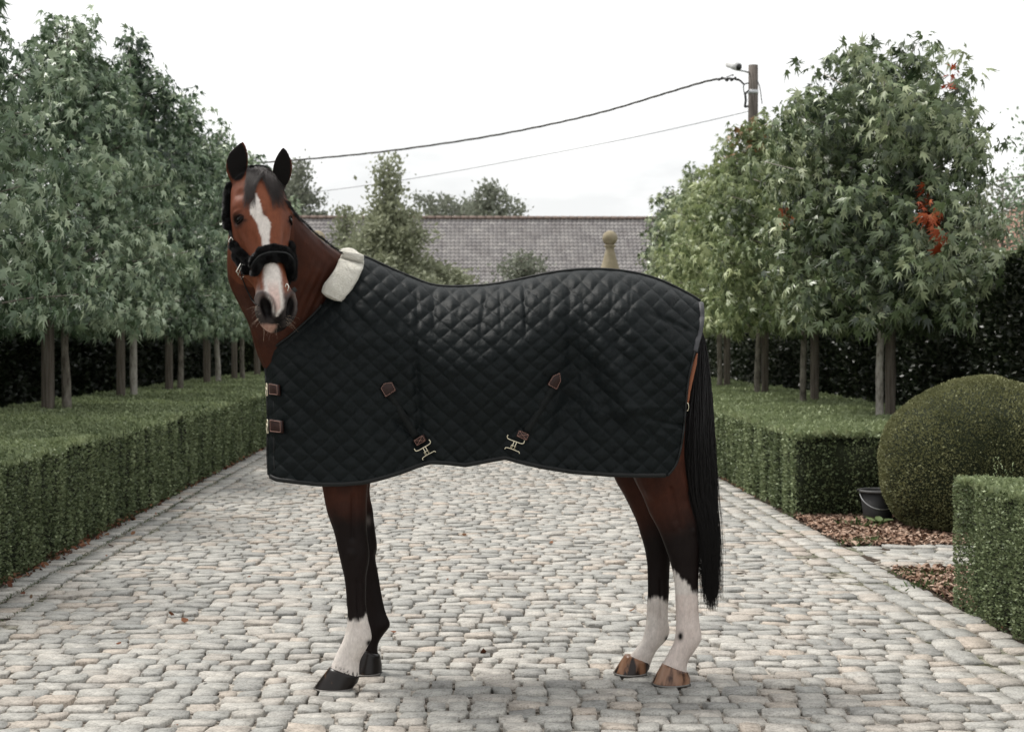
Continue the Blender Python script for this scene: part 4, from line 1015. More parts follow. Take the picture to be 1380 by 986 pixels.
# coat colours by anatomy
hs, hn, ht = to_head(V); pX, pY = proj(V)
nz = vnoise(V, 22, 5, 3); nf_ = vnoise(V, 120, 9, 2); hair = vnoise(V * np.array([1, 1, .25]), 260, 14, 1)
BAY, BAYD, BLK, WHT, PNK, GRY = [np.array(c) for c in ((.138, .043, .023), (.026, .010, .007), (.0055, .0045, .0045), (.62, .57, .53), (.56, .36, .31), (.16, .14, .135))]
col = np.tile(BAY, (nv, 1))
def paint(c, f):
    global col
    f = np.clip(f, 0, 1)[:, None]; col = col * (1 - f) + np.asarray(c) * f
is_head = (ht > -.06) & (ht < .68) & (hn > -.26) & (np.abs(hs) < .16) & (V[:, 2] > 1.3) & (V[:, 1] < 5.93 - .1 * 0)
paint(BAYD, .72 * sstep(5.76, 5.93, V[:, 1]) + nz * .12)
paint(BAYD, .25 + .25 * nz)
paint((.26, .085, .040), is_head * sstep(.05, -.02, np.abs(hs) - .05) * .30 + is_head * .10)
leg = sstep(.98, .86, V[:, 2])
# black points
zk = V[:, 2]
paint(BLK, leg * (V[:, 0] < 0) * sstep(.80, .66, zk + nz * .04))
paint(BLK, leg * (V[:, 0] > 0) * sstep(.76, .58, zk + nz * .05 + (pX - 900) * -.0012))
paint(BAYD, leg * .15)
hindnear = (V[:, 1] < 6.2) & (V[:, 0] > 0); hindfar = (V[:, 1] >= 6.2) & (V[:, 0] > 0); frn = (V[:, 1] < 6.2) & (V[:, 0] < 0)
edge = vnoise(V * np.array([1, 1, .12]), 190, 21, 2) * 6 + nf_ * 2
paint(WHT, leg * frn * sstep(-3, 4, pY - 836 + (pX - 484) * .9 * (pX > 484) + edge))
paint(WHT, leg * hindnear * sstep(-3, 4, pY - 797 + np.clip(936 - pX, 0, 30) * 1.05 + edge))
paint(WHT, leg * hindfar * sstep(-3, 4, pY - 803 + np.abs(pX - 886) * -.5 + edge))
sock = leg * (frn * sstep(-3, 4, pY - 840) + hindnear * sstep(-3, 4, pY - 800) + hindfar * sstep(-3, 4, pY - 806))
paint((.44, .38, .34), sock * np.clip(nz * .5 + .12, 0, .45))
paint(PNK, sock * hindnear * .18); paint(BLK, np.exp(-((pX - 917) / 3.2) ** 2 - ((pY - 857) / 5) ** 2) * 1.4 * (V[:, 1] < 6.2) * leg)
paint(BLK, np.exp(-((pX - 497.5) / 3.5) ** 2 - ((pY - 866) / 4) ** 2) * 1.4 * frn * leg); paint(BLK, np.exp(-((pX - 899) / 3) ** 2 - ((pY - 861) / 4) ** 2) * 1.4 * hindfar * leg)
paint(BLK, leg * frn * sstep(.2, .6, np.sin(pX * 1.1) * .5 + nf_) * sstep(-6, 0, pY - 899 - (pX - 445) * .28))
paint((.13, .11, .10), leg * np.exp(-((pX - 496) / 4) ** 2 - ((pY - 701) / 6) ** 2) * (V[:, 1] > 6.2) * (V[:, 0] < 0))       # chestnut
# blaze, star and snip (measured on the face)
bl = np.array([(-.105, 0, 0, 0)]) if False else None
BT = [(262, 344, 346), (268, 342, 349), (274, 337.5, 351), (282, 336.5, 353), (288, 337, 355), (294, 342, 361), (300, 346, 365), (308, 348.5, 364.5), (320, 352, 363.5), (332, 353.5, 364), (348, 355, 368), (362, 356, 376),
      (378, 356, 378.5), (392, 358, 380), (404, 362, 381), (414, 365, 382), (420, 368, 377), (424, 371, 374)]
BT = np.array(BT, float); bl_l = np.interp(pY, BT[:, 0], BT[:, 1]); bl_r = np.interp(pY, BT[:, 0], BT[:, 2])
ed = nf_ * 1.0 + hair * .6
inb = np.minimum(pX - bl_l, bl_r - pX) + ed
face = is_head & (hn > .005) & (pY > 260) & (pY < 426)
# dark muzzle
mz = is_head * sstep(.475, .555, ht + nz * .012 + np.abs(hs) * .15)
paint(GRY, is_head * sstep(.47, .53, ht + nz * .01 + .04 * (hn < .01)) * .6)
paint(BLK, mz * .96); paint(BLK, is_head * (ht > .55) * sstep(.004, -.014, -hs - .012) * .8)
for sd in (-1, 1):
    paint((.20, .165, .15), is_head * np.exp(-((hs * sd - .068) / .010) ** 2 - ((ht - .515) / .05) ** 2) * .8)
paint((.55, .50, .47), face * sstep(-2.5, 3, inb + 2) * sstep(345, 360, pY) * .75)
paint(WHT, face * sstep(-1.2, 1.4, inb))
paint(PNK, face * sstep(-.5, 1.5, inb - 3 * (pY > 350)) * sstep(372, 396, pY) * .62)
paint((.10, .04, .025), face * np.exp(-((pX - 356) / 3.0) ** 2 - ((pY - 287) / 4.5) ** 2) * .8)
for q, rim, hole, ok in nos: paint((.004, .003, .003), np.clip(hole * 2.2, 0, 1)); paint((.04, .034, .033), rim * .8)
paint((.50, .30, .24), is_head * (ht > .52) * (hn < -.025) * sstep(.004, -.014, hs) * sstep(434, 440, pY) * .8)      # pink lower lip
paint(BLK, ml * .6)
for sd in (-1, 1):
    ep = HL(sd * .105, .0, .185); dd = np.linalg.norm((V - ep) * np.array([1, 1, 1.25]), axis=1)
    paint((.040, .017, .012), sstep(.052, .026, dd) * .85); paint(BLK, sstep(.031, .021, np.linalg.norm((V - ep - nN * .004) * np.array([1, 1, 1.45]), axis=1)) * .97); paint(BLK, np.exp(-((hs * sd - .088) / .010) ** 2 - ((ht - .196 - (hn - .02) * .35) / .005) ** 2) * (hn > .0) * is_head * .8)
# ears, forehead roots
earz = (ht < -.012) & (V[:, 2] > 2.02)
inner = (NR @ nh > .25)
ein = sstep(1.08, .94, np.minimum(np.hypot((pX - 319.5) / 14, (pY - 217) / 27), np.hypot((pX - 379) / 13, (pY - 226.5) / 29)) + nf_ * .04)
paint(BLK, (V[:, 2] > 1.98) * (NR @ nh > .1) * ein); paint((.05, .017, .010), earz * (~inner) * .8)
paint(BLK, earz * sstep(-.12, -.15, ht))
col = col * (1 + .12 * hair + .08 * nf_)[:, None]
a = m_body.attributes.new('col', 'FLOAT_COLOR', 'POINT'); c4 = np.ones((nv, 4), np.float32); c4[:, :3] = np.clip(col, .003, .9); a.data.foreach_set('color', c4.ravel())

M_COAT, n, l, b = mat('horse_coat', (.2, .06, .03), .5, spec=.11)
at = n.new('ShaderNodeAttribute'); at.attribute_name = 'col'
t1 = noise_node(n, l, 420, 2, stretch=(1, 1, .22)); t2 = noise_node(n, l, 9, 4)
mr = n.new('ShaderNodeMapRange'); mr.inputs['To Min'].default_value = .78; mr.inputs['To Max'].default_value = 1.22; l.new(t1.outputs['Fac'], mr.inputs['Value'])
l.new(mix_node(n, l, 1.0, at.outputs['Color'], mr.outputs['Result'], 'MULTIPLY'), b.inputs['Base Color'])
bump(n, l, b, t1.outputs['Fac'], .35, .002)
m_body.materials.clear(); m_body.materials.append(M_COAT)
m_body.polygons.foreach_set('use_smooth', np.ones(len(m_body.polygons), bool)); m_body.name = 'body'

horse = thing('horse', 'bay horse with white blaze and white socks standing side on, head turned to the camera', 'horse', (0, HY, 0))
INV = Matrix.Translation((0, -HY, 0))
def hlink(name, me, parent, **k):
    """child of the horse whose mesh is in world coordinates"""
    o = link(name, me, parent, **k)
    if parent.parent is None: o.matrix_parent_inverse = INV
    return o
body = hlink('body', m_body, horse)

from mathutils.bvhtree import BVHTree
def bvh_of(me):
    return BVHTree.FromPolygons([v.co.copy() for v in me.vertices], [tuple(p.vertices) for p in me.polygons])
BODY = bvh_of(m_body)
def onbody(px, py, off=0.0, bvh=None, fallY=None):
    d = norm(AX_F + AX_R * (px - 690) / FPX + AX_U * (493 - py) / FPX); o = Vector((0, 0, CAM_H))
    h = (bvh or BODY).ray_cast(o, Vector(d))
    if h[0] is None: return W(px, py, fallY), np.array([0, -1., 0])
    nn = np.array(h[1]); nn = nn if nn @ d < 0 else -nn
    return np.array(h[0]) + nn * off, nn

# ---- materials of the tack
M_HAIR, n, l, b = mat('black_hair', (.006, .005, .005), .45, spec=.3)
M_BRISTLE, n, l, b = mat('pale_bristle', (.55, .42, .32), .5)
M_EYE, n, l, b = mat('eye', (.004, .003, .0025), .2, spec=.08)
M_STEEL, n, l, b = mat('polished_steel', (.62, .60, .55), .22, 1.0)
M_SHOE = mat('worn_iron', (.16, .15, .14), .45, .7)[0]
M_BRASS, n, l, b = mat('pale_brass', (.72, .66, .50), .28, 1.0)
M_STRAP = noisy_mat('black_webbing', [(0, (.008, .009, .009)), (1, (.022, .023, .023))], 60, .7, .3, .001)

# ---- eyes with lids
M_LID = mat('eyelid_skin', (.012, .006, .005), .7, spec=.06)[0]
for sd in (-1, 1):
    c = HL(sd * .0862, .004, .187)
    mb = MB(); R = []
    for i in range(17):
        th_ = math.pi * i / 16; r = .0235 * math.sin(th_) + 1e-4
        a_ = np.arange(24) * 2 * math.pi / 24
        R.append(c + tD * (math.cos(th_) * .0205) + (np.cos(a_)[:, None] * sR + np.sin(a_)[:, None] * nN * 1.25) * r)
    mb.rings(R); hlink('eye', mb.mesh('eye', [M_EYE], True), horse)
    lid = MB(); out_ = norm(sR * sd + nN * .35)
    for up_ in (-1, 1):
        arc = []
        for q in np.linspace(-1, 1, 15):
            p = c + nN * (q * .026 + .004) + tD * (up_ * (.0150 if up_ < 0 else .0125) * (1 - q * q) ** .6 + q * -.002)
            h = BODY.ray_cast(Vector(p + out_ * .15), Vector(-out_))
            hp_ = np.array(h[0]) if h[0] is not None else p
            e_ = (hp_ - c) @ out_
            arc.append(c + (hp_ - c) - out_ * .0005 + out_ * max(0, (.0215 - e_)) * (1 - q * q))
        lid.tube(arc, [.0012 + (.0018 if up_ < 0 else .0012) * math.cos(q * 1.5) for q in np.linspace(-1, 1, 15)], 8)
    hlink('eyelid', lid.mesh('eyelid', [M_LID], True), horse)

# ---- hair
def hairs(paths, r, name, m, parent, k=3, taper=.15):
    """paths (n, seg, 3) -> thin tubes in one mesh"""
    P = np.asarray(paths, float); nP, sg, _ = P.shape
    Tn = norm(np.gradient(P, axis=1)); ref = np.broadcast_to(np.array([.3, -.9, .25]), Tn.shape)
    u = norm(np.cross(Tn, ref)); v = np.cross(Tn, u)
    rr = np.broadcast_to(np.asarray(r, float).reshape(-1, 1) if np.ndim(r) else np.full((nP, 1), r), (nP, sg)) * np.linspace(1, taper, sg)[None]
    ang = np.arange(k) * 2 * math.pi / k
    V_ = P[:, :, None] + rr[:, :, None, None] * (np.cos(ang)[None, None, :, None] * u[:, :, None] + np.sin(ang)[None, None, :, None] * v[:, :, None])
    V_ = V_.reshape(-1, 3)
    base = (np.arange(nP)[:, None, None] * sg + np.arange(sg - 1)[None, :, None]) * k + np.arange(k)[None, None, :]
    nx = (np.arange(nP)[:, None, None] * sg + np.arange(sg - 1)[None, :, None]) * k + ((np.arange(k) + 1) % k)[None, None, :]
    F_ = np.stack([base, nx, nx + k, base + k], -1).reshape(-1, 4)
    return hlink(name, mesh_from(name, V_, F_, [m], True), parent)

rs = np.random.RandomState(5)
# tail
cen = spline([(441, 939, 4), (470, 943, 8), (510, 942, 16), (560, 940, 22), (600, 939.5, 26), (630, 939.5, 28.5), (665, 942.5, 26.5), (700, 949.5, 21), (740, 955.5, 16.5), (790, 957.5, 14), (826, 958, 10)], 40)
nT = 2100
aa = rs.uniform(-1, 1, nT) * np.sqrt(rs.uniform(.2, 1, nT)); bb = rs.uniform(-1, 1, nT)
L = np.where(rs.rand(nT) < .70, rs.uniform(.90, 1.0, nT), rs.uniform(.72, .98, nT)) - np.abs(aa) * .05
ph = rs.uniform(0, 6.28, nT); amp = rs.uniform(.0, .004, nT)
st = rs.uniform(0, .25, nT) * (rs.rand(nT) < .6)
sg = 22; tt = np.linspace(0, 1, sg)
paths = np.zeros((nT, sg, 3))
for i in range(nT):
    q = np.clip(st[i] + (L[i] - st[i]) * tt, 0, 1); ci = spline_i = q * 39
    y = np.interp(ci, np.arange(40), cen[:, 0]); xc = np.interp(ci, np.arange(40), cen[:, 1]); w_ = np.interp(ci, np.arange(40), cen[:, 2])
    a_ = aa[i] * (1 + .06 * np.sin(q * 7 + ph[i]))
    px_ = xc + a_ * w_
    base_ = AX_F[None] + AX_R[None] * ((px_ - 690) / FPX)[:, None] + AX_U[None] * ((493 - y) / FPX)[:, None]
    Yd = HY + .02 - .10 * sstep(440, 600, y) + bb[i] * (.015 + .06 * np.sin(np.clip(q, 0, 1) * 2.6)) * math.sqrt(max(0, 1 - aa[i] ** 2))
    paths[i] = np.array([0, 0, CAM_H]) + base_ * (Yd / base_[:, 1])[:, None]
    paths[i, :, 0] += amp[i] * np.sin(q * 22 + ph[i]) + .012 * q ** 2 * rs.normal() * (1 if i % 6 else 2.4) * .7 + .004 * np.sin(q * 9 + ph[i] * 2)
    paths[i, :, 2] += .004 * np.sin(q * 15 + ph[i])
tail = hairs(paths, rs.uniform(.0009, .0019, nT), 'tail', M_HAIR, horse)
core = MB(); R = []
for y, x, w_ in cen[::3][:-1]:
    yy = HY + .02 - .08 * float(sstep(440, 600, y)); A, B = W(x - w_ * .72, y, yy), W(x + w_ * .72, y, yy)
    R.append(ell((A + B) / 2, XA, YA, (B[0] - A[0]) / 2, .02 + .02 * w_ / 22, 12))
core.rings(R); hlink('tail_core', core.mesh('tail_core', [M_HAIR], True), tail)

# forelock: strands over the forehead, laid on the surface
def strand(p0, p1, p2, n=9, off=.004, j=1.0):
    q = []
    for t in np.linspace(0, 1, n):
        x = (1 - t) ** 2 * p0[0] + 2 * t * (1 - t) * p1[0] + t * t * p2[0]; y = (1 - t) ** 2 * p0[1] + 2 * t * (1 - t) * p1[1] + t * t * p2[1]
        P, N_ = onbody(x, y, off * j * (1.6 - .9 * t), fallY=5.78); q.append(P)
    return q
S = []
for i in range(900):
    x0 = rs.uniform(334, 362); g = rs.rand()
    if g < .40: p2 = (rs.uniform(326, 345), rs.uniform(255, 284)); p1 = (rs.uniform(330, 344), rs.uniform(238, 252))
    else: p2 = (rs.uniform(366, 389), rs.uniform(252, 286)); p1 = (rs.uniform(352, 372), rs.uniform(236, 246)); x0 = rs.uniform(342, 366)
    S.append(strand((x0, rs.uniform(227, 234)), p1, p2, 9, rs.uniform(.003, .011)))
M_FORE, n, l, b = mat('forelock_hair', (.028, .021, .019), .38, spec=.5)
hairs(S, rs.uniform(.0005, .0010, len(S)), 'forelock', M_FORE, horse)
# short pulled mane lying along the crest
S = []
cc = spline([(386, 268), (400, 288), (420, 306), (440, 322), (462, 338)], 60)
for i in range(520):
    k = rs.randint(0, 60); x, y = cc[k] + rs.normal(size=2) * .6
    P, N_ = onbody(x - 2.0, y + 3.0, .001, fallY=6.05)
    d = norm(np.array([.35, rs.uniform(.2, .9), rs.uniform(-.25, .35)])); ln = rs.uniform(.012, .026)
    S.append([P + d * ln * t + np.array([0, 0, -.3]) * ln * t * t + N_ * .003 for t in np.linspace(0, 1, 5)])
hairs(S, .0012, 'mane', M_HAIR, horse)['kind'] = 'stuff'
# whiskers and chin hairs
S = []
for i in range(46):
    g = rs.rand()
    if g < .55: x, y, dx = rs.uniform(338, 352), rs.uniform(410, 440), -1
    elif g < .8: x, y, dx = rs.uniform(384, 396), rs.uniform(420, 438), 1
    else: x, y, dx = rs.uniform(352, 385), rs.uniform(434, 443), rs.uniform(-.6, .6)
    P, N_ = onbody(x, y, 0, fallY=5.6)
    d = norm(N_ * .5 + sR * dx * .8 + np.array([0, 0, -rs.uniform(.2, 1.0)])); ln = rs.uniform(.018, .05)
    if P[1] < 5.76: S.append([P + d * ln * t + np.array([0, 0, -1]) * ln * .2 * t * t for t in np.linspace(0, 1, 5)])
hairs(S, .00024, 'whiskers', M_BRISTLE, horse, taper=.3)['kind'] = 'stuff'

# ---- hooves with shoes
def hoof(toe, heel, top_toe, top_heel, Yc, kind):
    """all in photo pixels at depth Yc; toe and heel stand on the ground"""
    gz = lambda x: W(x, 900, Yc)[0]
    xt, xh = gz(toe), gz(heel); A, B = W(*top_toe, Yc), W(*top_heel, Yc)
    mb = MB(); R = []
    L_ = (xh - xt) / 2; c0 = np.array([(xt + xh) / 2, Yc, .008])
    c1 = (A + B) / 2; L1 = (B[0] - A[0]) / 2 * 1.03; u1 = norm(B - A)
    for f in (0, .08, .5, .88, 1.0, 1.04):
        c = c0 + (c1 - c0) * f; u = norm(XA * (1 - f) + u1 * f)
        Lf = L_ * (1 - f) + L1 * f; wf = .064 * (1 - f) + .046 * f
        if f > 1: Lf *= .86; wf *= .86
        k = 24; a_ = np.arange(k) * 2 * math.pi / k
        x = np.cos(a_) * Lf; y = np.sin(a_) * wf * (1 - .12 * np.cos(a_))
        if f < .5: x = np.where(x > 0, x * (1 - .10 * np.cos(a_ * 1) ** 2), x)
        R.append(c + x[:, None] * u + y[:, None] * YA)
    mb.rings(R)
    m, n, l, b = mat('hoof_' + kind, (.03, .02, .015), .3, spec=.3)
    tc = n.new('ShaderNodeTexCoord'); mp = n.new('ShaderNodeMapping'); mp.inputs['Scale'].default_value = (26, 20, 3.5) if kind != 'dark' else (20, 14, 6)
    mp.inputs['Rotation'].default_value = (0, -.5, 0)
    t = n.new('ShaderNodeTexNoise'); t.inputs['Scale'].default_value = 1; t.inputs['Detail'].default_value = 5
    l.new(tc.outputs['Object'], mp.inputs['Vector']); l.new(mp.outputs['Vector'], t.inputs['Vector'])
    st_ = {'dark': [(.0, (.005, .004, .004)), (.58, (.011, .008, .007)), (.66, (.20, .10, .05)), (.72, (.03, .02, .015))],
           'striped': [(.0, (.012, .008, .006)), (.46, (.02, .012, .01)), (.54, (.20, .10, .055)), (1, (.36, .23, .16))],
           'tan': [(.0, (.02, .014, .011)), (.42, (.05, .025, .018)), (.52, (.25, .14, .09)), (1, (.42, .29, .22))]}[kind]
    r = ramp_node(n, st_); l.new(t.outputs['Fac'], r.inputs['Fac']); l.new(r.outputs['Color'], b.inputs['Base Color'])
    bump(n, l, b, t.outputs['Fac'], .25, .004)
    h = hlink('hoof', mb.mesh('hoof', [m], True), horse)
    sh = MB(); pts = [np.array([c0[0] + math.cos(q) * (L_ + .001), Yc + math.sin(q) * .0645 * (1 - .12 * math.cos(q)), .0055]) for q in np.linspace(.55, 2 * math.pi - .55, 26)]
    R = []
    for p in pts:
        o_ = norm(p - np.array([c0[0], Yc, .0055]))
        R.append([p + o_ * .001 - ZA * .0055, p + o_ * .001 + ZA * .0045, p - o_ * .02 + ZA * .0045, p - o_ * .02 - ZA * .0055])
    sh.rings(R); hlink('horseshoe', sh.mesh('horseshoe', [M_SHOE]), h)
hoof(423, 479, (444, 898), (485, 911), NF, 'dark')
hoof(474, 517, (487, 872), (513, 883), FF, 'dark')
hoof(879, 933, (892, 893), (928, 906), NH, 'tan')
hoof(827, 874, (842, 881), (877, 893), FH, 'striped')
# ================================================================== THE QUILTED RUG
def poly(pts, n=200, smooth=True):
    p = np.asarray(pts, float)
    if smooth: p = spline(p, n * 4)
    d = np.r_[0, np.cumsum(np.linalg.norm(np.diff(p, axis=0), axis=1))]; u = np.linspace(0, d[-1], n)
    return np.stack([np.interp(u, d, p[:, k]) for k in (0, 1)], 1)
TOPL = [(357, 481), (372, 467), (392, 452), (412, 434), (430, 416), (446, 392), (462, 366), (478, 350), (490, 346), (506, 353), (530, 364), (556, 375), (580, 384), (605, 387), (632, 386.5), (660, 384.5),
        (690, 379.5), (715, 374), (745, 368), (775, 364.5), (805, 363.5), (835, 365.5), (862, 370), (890, 378.5), (915, 390), (932, 399), (944, 406.5)]
HEM = [(362, 642), (372, 647), (400, 650.5), (430, 653.5), (460, 653.5), (490, 651), (515, 645), (540, 637.5), (562, 629), (580, 623.5), (600, 624.5), (627, 627.5), (645, 624), (662, 621), (681, 617.5),
       (700, 623), (730, 630), (770, 636.5), (820, 640.5), (860, 641.5), (899, 641.5)]
LEFT = [(357, 481), (358, 500), (360, 530), (361, 570), (360.5, 610), (362, 642)]
RIGHT = [(944, 406.5), (945.5, 425), (944, 442), (939, 462), (933, 487), (928, 510), (924.5, 540), (922, 570), (918, 600), (911, 625), (899, 641.5)]
NU, NVv = 470, 210
tp, hm = poly(TOPL, NU), poly(HEM, NU, False); lf, rg = poly(LEFT, NVv), poly(RIGHT, NVv)
# columns of equal px position along top and hem keep the quilting upright
u = np.linspace(0, 1, NU)[None, :, None]; v = np.linspace(0, 1, NVv)[:, None, None]
G = ((1 - v) * tp[None] + v * hm[None] + (1 - u) * lf[:, None] + u * rg[:, None]
     - ((1 - u) * (1 - v) * tp[0] + u * (1 - v) * tp[-1] + (1 - u) * v * hm[0] + u * v * hm[-1]))
WD = np.array([(355, .0), (357, .05), (361, .10), (368, .15), (380, .19), (400, .225), (430, .25), (460, .262), (500, .272), (540, .28), (580, .30), (640, .335), (700, .35), (745, .338), (775, .325), (815, .335), (860, .34), (895, .31), (920, .265), (938, .22), (948, .17)])
WDs = spline(WD, 300)
def gauss(x, c, w): return np.exp(-((x - c) / w) ** 2)
SPN = np.array([(355, 440), (400, 400), (430, 372), (460, 352), (490, 346)] + TOPL[9:], float)
def bulk(px, py):
    """large shape of the near side: distance of the surface from the middle plane"""
    w = np.interp(px, WDs[:, 0], WDs[:, 1])
    yt = np.interp(px, SPN[:, 0], SPN[:, 1])
    q = np.clip((py - yt) / 118.0, 0, 1)
    h = (1 - (1 - q) ** 2.3) ** .62
    w = w * h
    lowq = sstep(.25, 1, (py - yt) / 250.0)
    w = w + .035 * gauss(px, 425, 55) * gauss(py, 505, 70)            # shoulder
    w = w - .022 * gauss(px, 560, 30) * sstep(430, 560, py)             # girth
    w = w + .030 * gauss(px, 650, 60) * gauss(py, 520, 70)            # barrel
    w = w - .034 * gauss(px, 768, 30) * sstep(400, 520, py) * (1 - .5 * sstep(560, 640, py))    # flank
    w = w + .040 * gauss(px, 858, 48) * gauss(py, 520, 80)           # thigh
    w = w + .020 * gauss(px, 845, 40) * gauss(py, 410, 30)
    w = w - .05 * lowq * gauss(px, 640, 90)
    w = w - .03 * lowq * gauss(px, 905, 25)
    return np.maximum(w, 0)
WR = [  # drape folds: x0,y0,x1,y1, depth, width (photo pixels; negative = valley)
    (563, 392, 560, 470, -.010, 3.5), (560, 470, 566, 610, -.016, 5), (585, 385, 583, 450, -.009, 3), (553, 400, 545, 470, -.006, 4), (607, 392, 608, 452, .006, 5), (620, 388, 618, 430, -.005, 3),
    (653, 386, 648, 460, -.010, 3), (672, 384, 674, 448, -.009, 3), (705, 377, 707, 452, -.013, 3), (717, 376, 720, 420, .006, 5), (740, 385, 742, 445, -.008, 4), (765, 372, 770, 500, -.010, 5), (775, 430, 778, 520, -.010, 6),
    (824, 372, 823, 440, -.008, 3), (851, 372, 848, 430, -.006, 3), (785, 390, 792, 460, -.007, 4), (800, 440, 868, 590, .020, 11), (782, 470, 840, 590, -.016, 9), (835, 420, 905, 520, .012, 10), (812, 420, 880, 560, -.010, 8),
    (885, 425, 938, 449, -.014, 3.2), (873, 421, 890, 426, -.010, 4), (890, 470, 925, 510, -.010, 6), (884, 566, 925, 574, -.014, 3.2), (850, 560, 884, 566, -.008, 5), (870, 575, 886, 590, -.010, 3), (888, 582, 915, 600, .008, 6),
    (790, 560, 905, 545, .012, 9), (770, 520, 745, 600, -.014, 9), (745, 500, 700, 590, -.008, 9), (530, 560, 572, 612, -.014, 6), (505, 480, 520, 520, -.006, 8), (440, 440, 520, 470, .012, 12), (400, 470, 470, 560, .010, 14),
    (380, 480, 430, 600, -.009, 11), (470, 400, 500, 470, -.007, 8), (500, 372, 540, 430, .007, 8), (365, 500, 372, 640, -.012, 4), (378, 520, 385, 600, -.007, 5), (480, 560, 510, 640, .008, 9), (690, 470, 720, 540, .006, 8),
    (600, 520, 640, 600, -.008, 10), (545, 440, 530, 520, .008, 8), (840, 600, 850, 640, -.006, 5), (800, 600, 806, 640, .006, 7), (735, 600, 760, 640, -.006, 6), (915, 400, 900, 420, -.005, 4), (860, 470, 890, 560, -.009, 7)]
def folds(px, py):
    h = np.zeros_like(px)
    wob = 3.0 * vnoise(np.stack([px.ravel() * .03, py.ravel() * .03, 0 * px.ravel()], 1), 1, 31).reshape(px.shape)
    for x0, y0, x1, y1, d, w in WR:
        L2 = (x1 - x0) ** 2 + (y1 - y0) ** 2; t = ((px - x0) * (x1 - x0) + (py - y0) * (y1 - y0)) / L2
        dist = ((px - x0) * (y1 - y0) - (py - y0) * (x1 - x0)) / math.sqrt(L2) + wob
        h = h + .8 * d * np.exp(-(dist / w) ** 2) * sstep(-.12, .22, t) * (1 - sstep(.75, 1.12, t))
    return h
def quilt(px, py, seed=0):
    wx = px + 2.2 * vnoise(np.stack([px.ravel(), py.ravel(), 0 * px.ravel()], 1), .022, 41 + seed, 2).reshape(px.shape)
    wy = py + 3.0 * vnoise(np.stack([px.ravel(), py.ravel(), 0 * px.ravel()], 1), .02, 51 + seed, 2).reshape(px.shape)
    wy = wy - 10 * gauss(px, 640, 150) * (1 - sstep(380, 560, py))
    a = (wx / 27.0 + wy / 25.0); b_ = (wx / 27.0 - wy / 25.0)
    sa = np.abs(np.sin(math.pi * a)); sb = np.abs(np.sin(math.pi * b_))
    pil = (np.minimum(sa, 1) ** .45) * (np.minimum(sb, 1) ** .45)
    cell = _hash(np.floor(a).astype(np.int64), np.floor(b_).astype(np.int64), np.zeros(px.shape, np.int64), 3)
    return pil, cell, a, b_
def near_w(px, py):
    """full distance of the cloth from the middle plane incl. folds and quilting"""
    pil, cell, a, b_ = quilt(px, py)
    f = folds(px, py)
    P3 = np.stack([px.ravel(), py.ravel(), 0 * px.ravel()], 1)
    crk = vnoise(P3, .10, 61, 2).reshape(px.shape) * .0028 + vnoise(P3, .045, 71, 2).reshape(px.shape) * .006
    pk = np.abs(vnoise(P3 * np.array([1, .45, 1]), .30, 81, 1).reshape(px.shape)) * .0018
    yt = np.interp(px, SPN[:, 0], SPN[:, 1])
    fade = sstep(0, 14, py - yt)
    return bulk(px, py) + (f + crk + pk) * fade * 1.0 + pil * (.0082 + .003 * cell) * (.35 + .65 * fade)
def side_points(px, py, sgn):
    w = near_w(px, py)
    yt_ = np.interp(px, SPN[:, 0], SPN[:, 1]); pl_ = quilt(px, py)[0]
    py = py - (pl_ * 3.0 - 1.0 + folds(px, py) * 160) * (1 - sstep(20, 95, py - yt_)) * sstep(-2, 8, py - yt_) * (px > 470)
    b0 = AX_F[None, None] + AX_R[None, None] * ((px - 690) / FPX)[..., None] + AX_U[None, None] * ((493 - py) / FPX)[..., None]
    P = np.array([0, 0, CAM_H]) + b0 * ((HY - w) / b0[..., 1])[..., None]
    return P, w
gx, gy = G[..., 0], G[..., 1]
P, w = side_points(gx, gy, -1)
def grid_faces(nv_, nu_):
    i = np.arange(nv_ - 1)[:, None] * nu_ + np.arange(nu_ - 1)[None]
    return np.stack([i, i + nu_, i + nu_ + 1, i + 1], -1).reshape(-1, 4)
Fg = grid_faces(NVv, NU)
M_RUG, n, l, b = mat('black_quilted_cloth', (.0046, .0068, .0074), .5, spec=.14, sheen=.0)
b.inputs['Sheen Roughness'].default_value = .45
t = noise_node(n, l, 55, 5, stretch=(1, 1, 1)); t2 = noise_node(n, l, 700, 2)
mr = n.new('ShaderNodeMapRange'); mr.inputs['To Min'].default_value = .50; mr.inputs['To Max'].default_value = .66; l.new(t.outputs['Fac'], mr.inputs['Value']); l.new(mr.outputs['Result'], b.inputs['Roughness'])
bp = bump(n, l, b, t.outputs['Fac'], .35, .006); bp2 = n.new('ShaderNodeBump'); bp2.inputs['Strength'].default_value = .15; bp2.inputs['Distance'].default_value = .001
l.new(t2.outputs['Fac'], bp2.inputs['Height']); l.new(bp.outputs['Normal'], bp2.inputs['Normal']); l.new(bp2.outputs['Normal'], b.inputs['Normal'])
rug = thing('horse_rug', 'black diamond quilted horse rug with cream fleece collar and brown leather patches', 'horse rug', (0, HY, 0))
far = P.copy(); far[..., 1] = 2 * HY - P[..., 1]
fw = far[::2, ::2]; Ff = grid_faces(*fw.shape[:2])[:, ::-1]
nn_ = P.reshape(-1, 3)
me = mesh_from('quilted_cover', np.concatenate([nn_, fw.reshape(-1, 3) + np.array([0, .004, 0])]), np.concatenate([Fg, Ff + len(nn_)]), [M_RUG], True)
cover = hlink('quilted_cover', me, rug)
sol = cover.modifiers.new('thickness', 'SOLIDIFY'); sol.thickness = .008; sol.offset = -1; sol.use_rim = True
RUG = bvh_of(mesh_from('rug_probe', P[::2, ::2].reshape(-1, 3), grid_faces(*P[::2, ::2].shape[:2])))
